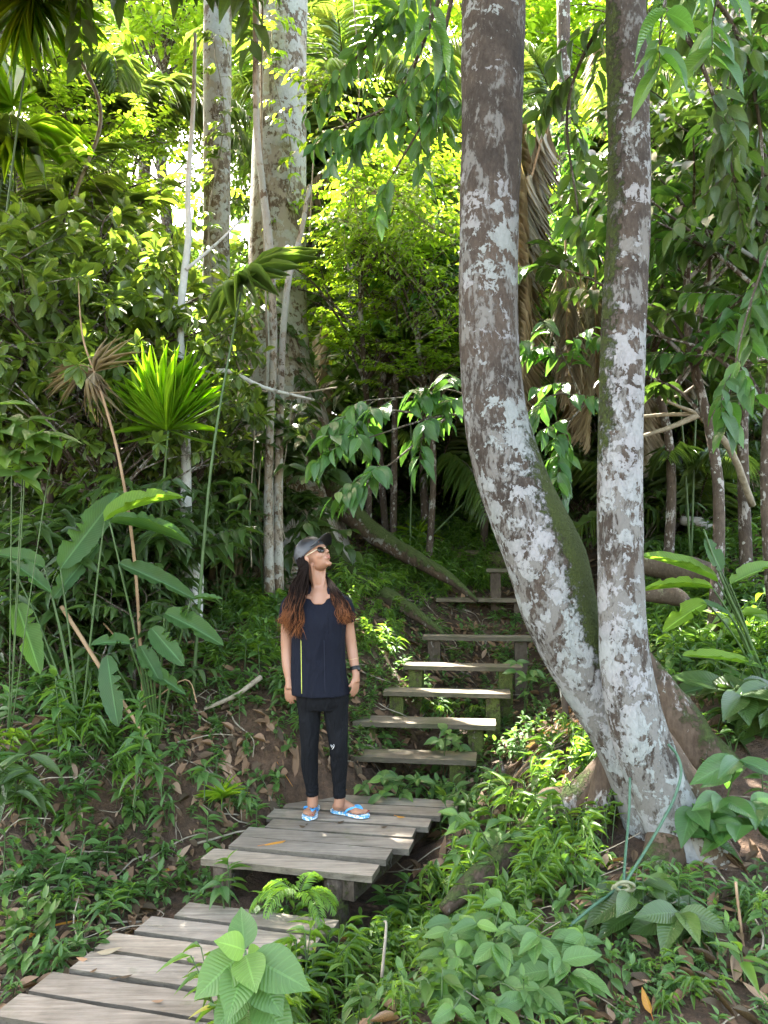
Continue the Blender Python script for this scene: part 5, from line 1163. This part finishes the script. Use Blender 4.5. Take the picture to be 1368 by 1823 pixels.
hf=A(.75,-.433,.5); hu=A(-.433,.25,.866); hr=np.cross(hf,hu); HC=Q(558,990,.0); AX=np.array([hf,hr,hu])
def HL(f,r,u): return HC+hf*f+hr*r+hu*u
g=Geo()
# head
ellips(g,HL(-.012,0,.028),(.092,.072,.082),AX,24,16); ellips(g,HL(.036,0,-.028),(.052,.055,.078),AX,20,14); ellips(g,HL(.028,0,-.07),(.052,.046,.034),AX,18,12)
ellips(g,HL(.074,0,-.094),(.017,.019,.015),AX); ellips(g,HL(.052,0,.035),(.042,.056,.04),AX); ellips(g,HL(.078,0,-.057),(.013,.027,.018),AX)
g.tube(np.array([HL(.084,0,.012),HL(.094,0,-.008),HL(.104,0,-.026),HL(.098,0,-.033)]),[.006,.008,.0105,.007],10)
for s_ in (-1,1):
    ellips(g,HL(.09,.010*s_,-.031),(.009,.007,.006),AX,10,8); ellips(g,HL(.055,.030*s_,-.028),(.032,.026,.032),AX); ellips(g,HL(-.004,.073*s_,-.018),(.016,.008,.028),AX,12,10)
    ellips(g,HL(.077,.026*s_,.012),(.014,.02,.008),AX)
ellips(g,HL(.091,0,-.0535),(.007,.019,.0045),AX); ellips(g,HL(.089,0,-.0645),(.0075,.017,.0055),AX)
# neck and trunk
nb=Q(569,1060,.02); g.tube(catmull([HL(-.03,0,-.02),HL(-.022,0,-.085)*.55+nb*.45+A(0,.0,.01),Q(569,1046,.015),nb],5),[.052,.045,.045,.052],20)
g.tube(catmull([Q(569,1030,.01),Q(569,1042,.008),Q(569,1051,.004),Q(569,1060,.0),Q(569,1075,.0)],4),interp([.040,.044,.054,.068,.078],17),24)
loft(g,[(556,582,1038,.042,.02,.004),(553,585,1046,.048,.018,.014),(546,592,1051,.058,.014,.028),(532,604,1057,.076,.012,.035),(520,616,1068,.068,.02,0),(516,619,1082,.080,.015,0),(521,614,1110,.088,.01,0),(526,608,1150,.082,.01,0),(526,612,1200,.085,.01,0),(526,618,1240,.09,.01,0)],28)
def limb(g,pts,rad,k=16): q=catmull(pts,6); g.tube(q,interp(rad,len(q)),k)
limb(g,[Q(523,1075,.02),Q(516.5,1088,.02),Q(511.5,1125,.025),Q(511.5,1160,.02),Q(512.5,1185,.0),Q(515,1208,-.02),Q(516,1218,-.03)],[.038,.040,.038,.036,.033,.024,.023])
limb(g,[Q(610,1075,.02),Q(616,1088,.02),Q(621.5,1120,.03),Q(626,1150,.03),Q(630,1175,.01),Q(633.5,1196,-.01),Q(634,1206,-.02)],[.038,.039,.034,.033,.030,.022,.022])
def hand(g,wr,pd,fd,side,curl,thumbdir,s=1.0):
    """palm direction pd, palm width axis side, finger bend towards fd"""
    pd,side,fd=nrm(pd),nrm(side),nrm(fd); pc=wr+pd*.045*s
    ellips(g,pc,(.036*s,.013*s,.048*s),np.array([side,np.cross(side,pd),pd]),18,12)
    g.tube(np.array([wr-pd*.02*s,wr+pd*.012*s,wr+pd*.04*s]),np.array([.023,.025,.027])*s,14)
    for i,(o,L) in enumerate([(-.027,.058),(-.009,.067),(.009,.064),(.026,.050)]):
        b_=wr+pd*.078*s+side*o*s-pd*.006*abs(i-1.3); c=curl*(1+.12*i); d1=nrm(pd+fd*.25*c+side*o*3); d2=nrm(pd+fd*.9*c+side*o*2); d3=nrm(pd+fd*1.8*c)
        j1=b_+d1*L*.45*s; j2=j1+d2*L*.33*s; j3=j2+d3*L*.28*s
        g.tube(np.array([b_-pd*.02*s,b_,j1,j2,j3]),np.array([.009,.0088,.0080,.0073,.0058])*s,10)
    t0=wr+pd*.018*s+nrm(thumbdir)*.016*s; td=nrm(nrm(thumbdir)*.6+pd); t1=t0+td*.035*s; t2=t1+nrm(td+fd*.5)*.026*s
    g.tube(np.array([t0-td*.01,t0,t1,t2]),np.array([.012,.0125,.0095,.0075])*s,10)
hand(g,Q(515.5,1214,-.028),A(.04,-.06,-1),A(.35,.55,-.2),A(.93,-.36,0),.75,A(.95,-.5,.0),.95)
hand(g,Q(634,1203,-.018),A(-.04,-.08,-1),A(-.55,.35,-.1),A(-.62,-.78,0),.55,A(-.75,-.65,0),.90)
g.tube(catmull([HL(.0,.055,-.05),Q(560,1040,-.03),Q(566,1056,-.045)],5),[.010,.010,.008],8); g.tube(catmull([HL(.02,-.03,-.09),Q(576,1040,-.03),Q(571,1056,-.045)],5),[.009,.009,.008],8)
# legs and feet
limb(g,[Q(546,1236,.01),Q(551,1300,.005),Q(551.5,1330,0),Q(552,1365,.02),Q(556,1400,.03),Q(557,1420,.03),Q(557,1436,.03)],[.055,.05,.045,.042,.033,.031,.031])
limb(g,[Q(597,1236,.01),Q(601,1300,.005),Q(603,1330,0),Q(604,1365,.02),Q(605,1400,.03),Q(605,1420,.03),Q(603,1436,.03)],[.055,.05,.045,.042,.033,.031,.031])
FEET=[]
for heel,toe,sd_ in ((PZ(557.5,1437,.018),PZ(547.5,1456,.014),1),(PZ(600,1441,.018),PZ(652,1451,.014),-1)):
    heel=heel.copy(); toe=toe.copy(); fd=nrm((toe-heel)*A(1,1,0)); 
    if sd_==1: heel=toe-fd*.235
    else: heel=toe-fd*.225
    sx=A(-fd[1],fd[0],0)*(1 if sd_==1 else -1)   # towards the big toe... outer/inner handled by sign
    an=(Q(557,1425,.03) if sd_==1 else Q(605,1424,.03)); L=.225
    z0=.018
    ellips(g,heel+fd*.035+A(0,0,.022),(.036,.029,.026),np.array([fd,A(-fd[1],fd[0],0),UP]),16,10)
    ellips(g,heel+fd*.10+A(0,0,.022),(.075,.030,.022),np.array([fd,A(-fd[1],fd[0],0),UP]),18,10)
    ellips(g,heel+fd*.165+A(0,0,.014),(.045,.041,.015),np.array([fd,A(-fd[1],fd[0],0),UP]),18,10)
    g.tube(np.array([an,an*.5+(heel+fd*.06)*.5+A(0,0,.012),heel+fd*.12+A(0,0,.028),heel+fd*.165+A(0,0,.018)]),[.033,.034,.026,.014],14)
    inner = A(-fd[1],fd[0],0) if sd_==1 else A(-fd[1],fd[0],0)
    toes=[]
    sgn = 1 if sd_==1 else 1
    for i in range(5):
        o=(.028-.0145*i)*(1 if sd_==1 else 1); ln=[.222,.222,.214,.203,.190][i]; r=[.0115,.0085,.008,.0075,.007][i]
        p1=heel+fd*ln+inner*o*(1)+A(0,0,.004+r*.4); p0=heel+fd*(ln-.045)+inner*o*.95+A(0,0,.010); g.tube(np.array([p0,(p0+p1)/2+A(0,0,.004),p1]),[r,r*.92,r*.95],10); toes.append(p1)
    FEET.append((heel,toe,fd,inner,toes))
body=build('body',g,MSK,woman); remesh(body,.0042,6,.5)
# top
g=Geo()
loft(g,[(549,590,1044,.052,.015,.048),(541,599,1050,.060,.012,.044),(524,613,1061,.080,.018,.030),(513,621,1074,.096,.015,.012),(512,621,1088,.106,.005,.004),(516,617,1108,.112,-.005,0),(519,614,1130,.108,-.004,0),(519,613.5,1160,.102,.0,0),(518.5,615,1195,.108,.0,0),(519,619,1220,.114,.0,0),(520.5,622,1236.5,.118,.0,.004)],44,2.3,4,.055)
limb(g,[Q(526,1070,.02),Q(516,1076,.02),Q(511.5,1092,.02),Q(510,1111,.02)],[.046,.050,.048,.045]); limb(g,[Q(606,1070,.02),Q(614,1077,.02),Q(618.5,1092,.022),Q(620.5,1108,.025)],[.046,.050,.047,.044])
top_=build('top',g,MSH,woman); remesh(top_,.006,8,.5)
g=Geo()
def onshirt(px,py,r=.0): return Q(px,py,0)
def ysurf(px,py):   # front surface depth of the top at this pixel
    rows=[(1088,513,621,.106),(1108,516,617,.112),(1130,519,614,.108),(1160,519,613.5,.102),(1195,518.5,615,.108),(1236.5,520.5,622,.118)]
    ys=[r[0] for r in rows]; l=np.interp(py,ys,[r[1] for r in rows]); rr=np.interp(py,ys,[r[2] for r in rows]); d=np.interp(py,ys,[r[3] for r in rows])
    u=(px-(l+rr)/2)/((rr-l)/2); return -d*max(0,1-abs(u)**2.3)**(1/2.3)-.0025
pts=[Q(536+(py-1120)*.013,py,ysurf(536,py)-.002) for py in np.linspace(1112,1235,16)]
g.tube(np.array(pts),.0022,6); build('stripe',g,plain_mat('lime_piping',(.45,.5,.08),(.5,.55,.12),30,.6,0),woman)
g=Geo(); pts=[Q(577+(py-1130)*.02,py,ysurf(578,py)-.0005) for py in np.linspace(1140,1233,14)]; g.tube(np.array(pts),.002,6); build('seam',g,plain_mat('dark_seam',(.008,.01,.02),(.01,.012,.025),30,.9,0),woman)
# leggings
g=Geo()
loft(g,[(524,620,1215,.098,.01,0),(525,621,1232,.104,.01,0),(528,621,1248,.102,.01,0),(534,617,1262,.085,.01,0)],32)
limb(g,[Q(550,1240,.01),Q(551.5,1270,.008),Q(551.5,1300,.004),Q(551.5,1330,-.003),Q(551.5,1360,.015),Q(553.5,1385,.025),Q(555.8,1403,.03),Q(557,1417,.03)],[.076,.066,.060,.051,.051,.043,.036,.0355],22)
limb(g,[Q(597,1240,.01),Q(598.5,1270,.008),Q(601,1300,.004),Q(603,1330,-.003),Q(604,1360,.015),Q(604.5,1385,.025),Q(604.6,1404,.03),Q(605,1420,.03)],[.079,.072,.063,.053,.051,.043,.037,.0365],22)
for c,y0 in ((556,1398),(604.8,1398)):
    for i in range(3): th=np.linspace(0,2*np.pi,20); g.tube(np.array([Q(c,y0+i*7,.03)+A(.036*math.cos(t),.036*math.sin(t),.003*math.sin(t*2+i)) for t in th]),.0045,6)
remesh(build('leggings',g,MLG,woman),.0055,2,.4)
g=Geo(); g.tube(np.array([Q(589.5,1326,-.062),Q(590.5,1331,-.062),Q(592.5,1327,-.0625),Q(593.5,1331,-.062)]),.0016,5); g.tube(np.array([Q(594.5,1325,-.062),Q(595.5,1328,-.061),Q(593.5,1332,-.062),Q(591.5,1334,-.062)]),.0012,5)
build('logo',g,plain_mat('print_white',(.7,.7,.7),(.75,.75,.75),10,.6,0),woman)
# flip-flops
MSOL=None
def sole_mat():
    m,n,bs,out=mat('printed_sole'); b=NB(n); co=b.coord('Object'); vo=b.new('ShaderNodeTexVoronoi'); vo.inputs['Scale'].default_value=70; b.link(co,vo.inputs['Vector'])
    b.link(b.mix(b.ramp(vo.outputs['Distance'],[(.42,(0,0,0)),(.55,(1,1,1))]),(.72,.76,.78),(.12,.36,.62)),bs.inputs['Base Color']); bs.inputs['Roughness'].default_value=.55; return m
MSOL=sole_mat(); MSTR=plain_mat('blue_rubber',(.05,.30,.70),(.08,.36,.78),20,.4,0)
for heel,toe,fd,inner,toes in FEET:
    g=Geo(); st=np.linspace(0,1,14); Lf=.255; wv=[.012,.029,.034,.034,.032,.031,.032,.036,.041,.045,.046,.042,.031,.010]; V=[]
    for zz in (.001,.016):
        for t,w_ in zip(st,wv):
            c=heel-fd*.012+fd*Lf*t+inner*.004
            for q_ in np.linspace(-1,1,7): V.append(c+inner*w_*q_+A(0,0,0)+A(0,0,zz-heel[2]))
    V=np.array(V); n1=14*7; Qs=[]
    for i in range(13):
        for j in range(6):
            a=i*7+j; Qs.append([a,a+7,a+8,a+1]); Qs.append([n1+a,n1+a+1,n1+a+8,n1+a+7])
    rim=[i*7 for i in range(14)]+[13*7+j for j in range(1,7)]+[i*7+6 for i in range(12,-1,-1)]+[j for j in range(5,0,-1)]
    for a,b_ in zip(rim,rim[1:]+rim[:1]): Qs.append([a,b_,b_+n1,a+n1])
    g.add(V,Qs); fl=build('flip_flop',g,MSOL,woman,smooth=False)
    g=Geo(); t0=heel+fd*.188+inner*.020; top0=t0+A(0,0,.024-.002)
    for s_ in (-1,1):
        e=heel+fd*.10+inner*.036*s_+A(0,0,.0); g.tube(catmull([e,heel+fd*.125+inner*.036*s_+A(0,0,.026),heel+fd*.16+inner*(.020+.018*s_*.9)+A(0,0,.034),top0+A(0,0,.004)],5),[.0058,.0065,.006,.005],8)
    g.tube(np.array([t0+A(0,0,-.01),t0+A(0,0,.01),top0+A(0,0,.006)]),.0045,8); st_=build('strap',g,MSTR,woman)
    g=Geo(); ellips(g,toes[0]+fd*.006+A(0,0,.0085),(.006,.0055,.003),np.array([fd,inner,UP]),10,8); ellips(g,toes[1]+fd*.004+A(0,0,.007),(.0042,.004,.0025),np.array([fd,inner,UP]),8,6)
    build('toenail_polish',g,plain_mat('red_polish',(.25,.01,.03),(.3,.015,.04),10,.2,0),woman)
# watch, bracelet
g=Geo(); wc=Q(632.6,1189.5,-.004); ax_=nrm(Q(633.5,1196,-.01)-Q(631,1180,.005)); e1=nrm(np.cross(ax_,A(0,1,0))); e2=np.cross(ax_,e1)
for o in (-.007,-.0025,.0025,.007): g.tube(np.array([wc+ax_*o+(e1*math.cos(t)+e2*math.sin(t))*.0265 for t in np.linspace(0,2*np.pi,26)]),.0042,6)
ellips(g,wc+nrm(A(.8,-.6,0))*.028,(.016,.016,.007),np.array([ax_,np.cross(nrm(A(.8,-.6,0)),ax_),nrm(A(.8,-.6,0))]),16,8)
build('watch',g,plain_mat('black_rubber',(.008,.008,.009),(.012,.012,.013),10,.35,0),woman)
g=Geo(); bc=Q(629.5,1173,.012); g.tube(np.array([bc+(e1*math.cos(t)+e2*math.sin(t))*.0315+ax_*.006*math.sin(t) for t in np.linspace(0,2*np.pi,26)]),.001,5); build('bracelet',g,plain_mat('brass',(.5,.36,.15),(.55,.4,.18),10,.3,0),woman)
# lips
g=Geo(); ellips(g,HL(.0915,0,-.0535),(.0065,.0175,.0038),AX); ellips(g,HL(.0905,0,-.0630),(.0065,.016,.0045),AX); build('lips',g,plain_mat('lip_colour',(.38,.13,.11),(.42,.16,.13),10,.35,0),woman)
# sunglasses
g=Geo()
for s_ in (-1,1): ellips(g,HL(.083,.031*s_,-.006),(.011,.0265,.0215),np.array([nrm(hf+hr*.25*s_),nrm(hr-hf*.25*s_),hu]),20,12)
gl=build('sunglasses',g,plain_mat('smoked_lens',(.008,.005,.004),(.014,.008,.006),10,.12,0,.4),woman)
g=Geo(); 
for s_ in (-1,1): g.tube(catmull([HL(.078,.056*s_,.001),HL(.045,.070*s_,-.001),HL(.0,.076*s_,.0)],5),.0026,8)
g.tube(np.array([HL(.094,.01,0),HL(.097,0,.002),HL(.094,-.01,0)]),.0025,8)
tp=build('temple_arm',g,plain_mat('pale_gold',(.5,.42,.28),(.55,.46,.3),10,.3,0),woman); tp.parent=gl
# cap: dome, band, visor
capax=nrm(hu*1.0-hf*.22); capf=nrm(hf-capax*(hf@capax)); capr=np.cross(capf,capax); CAX=np.array([capf,capr,capax]); CC=HL(-.012,0,.022)
g=Geo(); n,m_=40,14; V=[]
for a in np.linspace(-.12,1.0,m_):
    ph=a*np.pi/2; 
    for t in np.linspace(0,2*np.pi,n,endpoint=False):
        r=max(.02,math.cos(ph)) if a>0 else 1.0+a*.1; pan=1-.012*abs(math.sin(t*3))**.3*(1 if a>.05 else 0); V.append(CC+capf*(.104*r*math.cos(t))*pan+capr*(.083*r*math.sin(t))*pan+capax*(.096*math.sin(ph)))
V=np.array(V); i=np.arange(m_-1)[:,None]*n; j=np.arange(n)[None,:]; j2=(j+1)%n; g.add(V,np.stack([i+j,i+j2,i+n+j2,i+n+j],-1).reshape(-1,4))
def cap_mat():
    m,n,bs,out=mat('charcoal_cap'); b=NB(n); co=b.coord('Object'); nz=b.noise(co,6,2,.4,.6)
    b.link(b.ramp(nz,[(.42,(.010,.0105,.013)),(.58,(.09,.092,.10)),(.68,(.012,.0125,.015))]),bs.inputs['Base Color']); bs.inputs['Roughness'].default_value=.55; bs.inputs['Specular IOR Level'].default_value=.25; return m  # pale middle stop paints grey highlights into the cap's own colour
MCAP=cap_mat()
cap=build('cap',g,MCAP,woman)
sol=cap.modifiers.new('thickness','SOLIDIFY'); sol.thickness=.003
g=Geo(); V=[]; nu,nv=20,8
for zz in (0,.0035):
    for iu in range(nu+1):
        t=(iu/nu*2-1)*1.02
        for iv in range(nv+1):
            s_=iv/nv; base=capf*(.102*math.cos(t))+capr*(.082*math.sin(t)); ext=capf*(.075*s_*math.cos(t*.75))+capr*(.012*s_*math.sin(t)); dr_=-.020*abs(t)**1.8*(.4+.9*s_)-.012*s_*s_
            V.append(CC+base*1.0+ext+capax*(.004+dr_+zz)+capax*.012*s_)
V=np.array(V); n1=(nu+1)*(nv+1); Qs=[]
for iu in range(nu):
    for iv in range(nv):
        a=iu*(nv+1)+iv; Qs.append([a,a+1,a+nv+2,a+nv+1]); Qs.append([n1+a,n1+a+nv+1,n1+a+nv+2,n1+a+1])
for iu in range(nu): a=iu*(nv+1)+nv; Qs.append([a,a+nv+1,a+nv+1+n1,a+n1])
for iv in range(nv): Qs.append([iv,iv+n1,iv+1+n1,iv+1]); a=nu*(nv+1)+iv; Qs.append([a,a+1,a+1+n1,a+n1])
g.add(V,Qs); vis=build('visor',g,MCAP,woman)
g=Geo(); ellips(g,CC+capax*.097,(.007,.007,.003),CAX,10,6); build('cap_button',g,MCAP,woman)
# hair: long dark waves turning copper
def hair_mat():
    m,n,bs,out=mat('ombre_hair'); b=NB(n); at=b.new('ShaderNodeAttribute',attribute_name='var').outputs['Fac']; co=b.coord('Object')
    v=b.math('ADD',at,b.math('MULTIPLY',b.math('SUBTRACT',b.noise(co,30,3),.5),.35)); c=b.ramp(v,[(0,(.006,.004,.0035)),(.45,(.014,.008,.006)),(.75,(.15,.058,.026)),(1,(.26,.10,.038))])
    b.link(c,bs.inputs['Base Color']); bs.inputs['Roughness'].default_value=.6; bs.inputs['Specular IOR Level'].default_value=.06; return m
MH=hair_mat(); rs=np.random.RandomState(12); g=Geo()
def lock(pts,r,wv,ph,t0=0,t1=1,k=5):
    q=catmull(pts,6); n=len(q); s=np.linspace(0,1,n); q=q+np.stack([wv*np.sin(s*9+ph)*s,wv*.6*np.cos(s*8+ph)*s,0*s],1)
    g.tube(q,np.interp(s,[0,.25,.75,1],[r*.8,r,r*.9,r*.15]),k,cap=False,tval=t0+(t1-t0)*s)
# scalp cover under the cap, back and sides
for i in range(70):
    s=rs.rand(); a=HL(-.03-.065*rs.rand(),.072*(1-s*2),-.0+.02*rs.rand()); b_=HL(-.07+.03*rs.rand(),.068*(1-2*s),-.05); e=Q(560+(1-2*s)*-18,1052,.06+.05*rs.rand())
    lock([a,b_,e,e+A(0,0,-.10)],.009,.004,rs.rand()*6,0,.3)
for i in range(420):   # image-left mass over her right shoulder
    s=rs.rand(); u=rs.rand(); a=HL(-.008-.07*s,.068-.012*s,.008-.035*u); b_=HL(-.01-.06*s,.086,-.065)
    c=Q(543-20*s+rs.normal()*2.,1040,-.02-.09*u+.08*s); d=Q(536-22*s+rs.normal()*3,1075,-.11+.05*s-.02*u); e=Q(533-22*s+rs.normal()*4.5,1105,-.125+.06*s); f_=Q(531-20*s+rs.normal()*5,1140-38*rs.rand()**1.3-12*s,-.12+.07*s)
    lock([a,b_,c,d,e,f_],rs.uniform(.0012,.0032),.012+.016*rs.rand(),rs.rand()*6,.0,rs.uniform(.45,1.08))
for i in range(320):   # over her left shoulder
    s=rs.rand(); a=HL(-.05-.03*s,-.03-.03*rs.rand(),-.03); b_=Q(581+4*s,1030,.05); c=Q(588+12*s+rs.normal()*2,1052,.0-.03*rs.rand()); d=Q(598+16*s+rs.normal()*3,1072,-.07+.03*s); e=Q(606+16*s+rs.normal()*3.5,1092,-.09+.05*s); f_=Q(611+15*s+rs.normal()*5,1114-24*rs.rand(),-.09+.05*s)
    lock([a,b_,c,d,e,f_],rs.uniform(.0012,.0028),.010+.014*rs.rand(),rs.rand()*6,.08,rs.uniform(.5,1.1))
for i in range(60):    # temple and nape, tucked against the neck
    s=rs.rand(); lock([HL(.03-.05*s,.070,.03),HL(-.012-.05*s,.081,.0),HL(-.025-.05*s,.080,-.05),Q(549-8*s,1030,-.02+.04*s),Q(546-10*s+rs.normal()*2,1060,-.06)],rs.uniform(.003,.006),.006,rs.rand()*6,0,.35)
for i in range(50):
    s=rs.rand(); lock([HL(-.03,-.04-.03*s,-.04),Q(578+3*s,1024,.06),Q(583+6*s,1046,.02),Q(592+8*s,1066,-.05),Q(600+12*s,1085,-.08)],rs.uniform(.003,.006),.006,rs.rand()*6,0,.5)
for i in range(70):    # loose flyaways
    s=rs.rand(); a=HL(.0-.07*s,.075,-.02); lock([a,Q(540-14*s,1040,-.03),Q(530-25*s,1090,-.1),Q(520-20*s+rs.normal()*8,1120+rs.normal()*8,-.1)],.0012,.018,rs.rand()*6,.1,1.1,4)
build('hair',g,MH,woman)
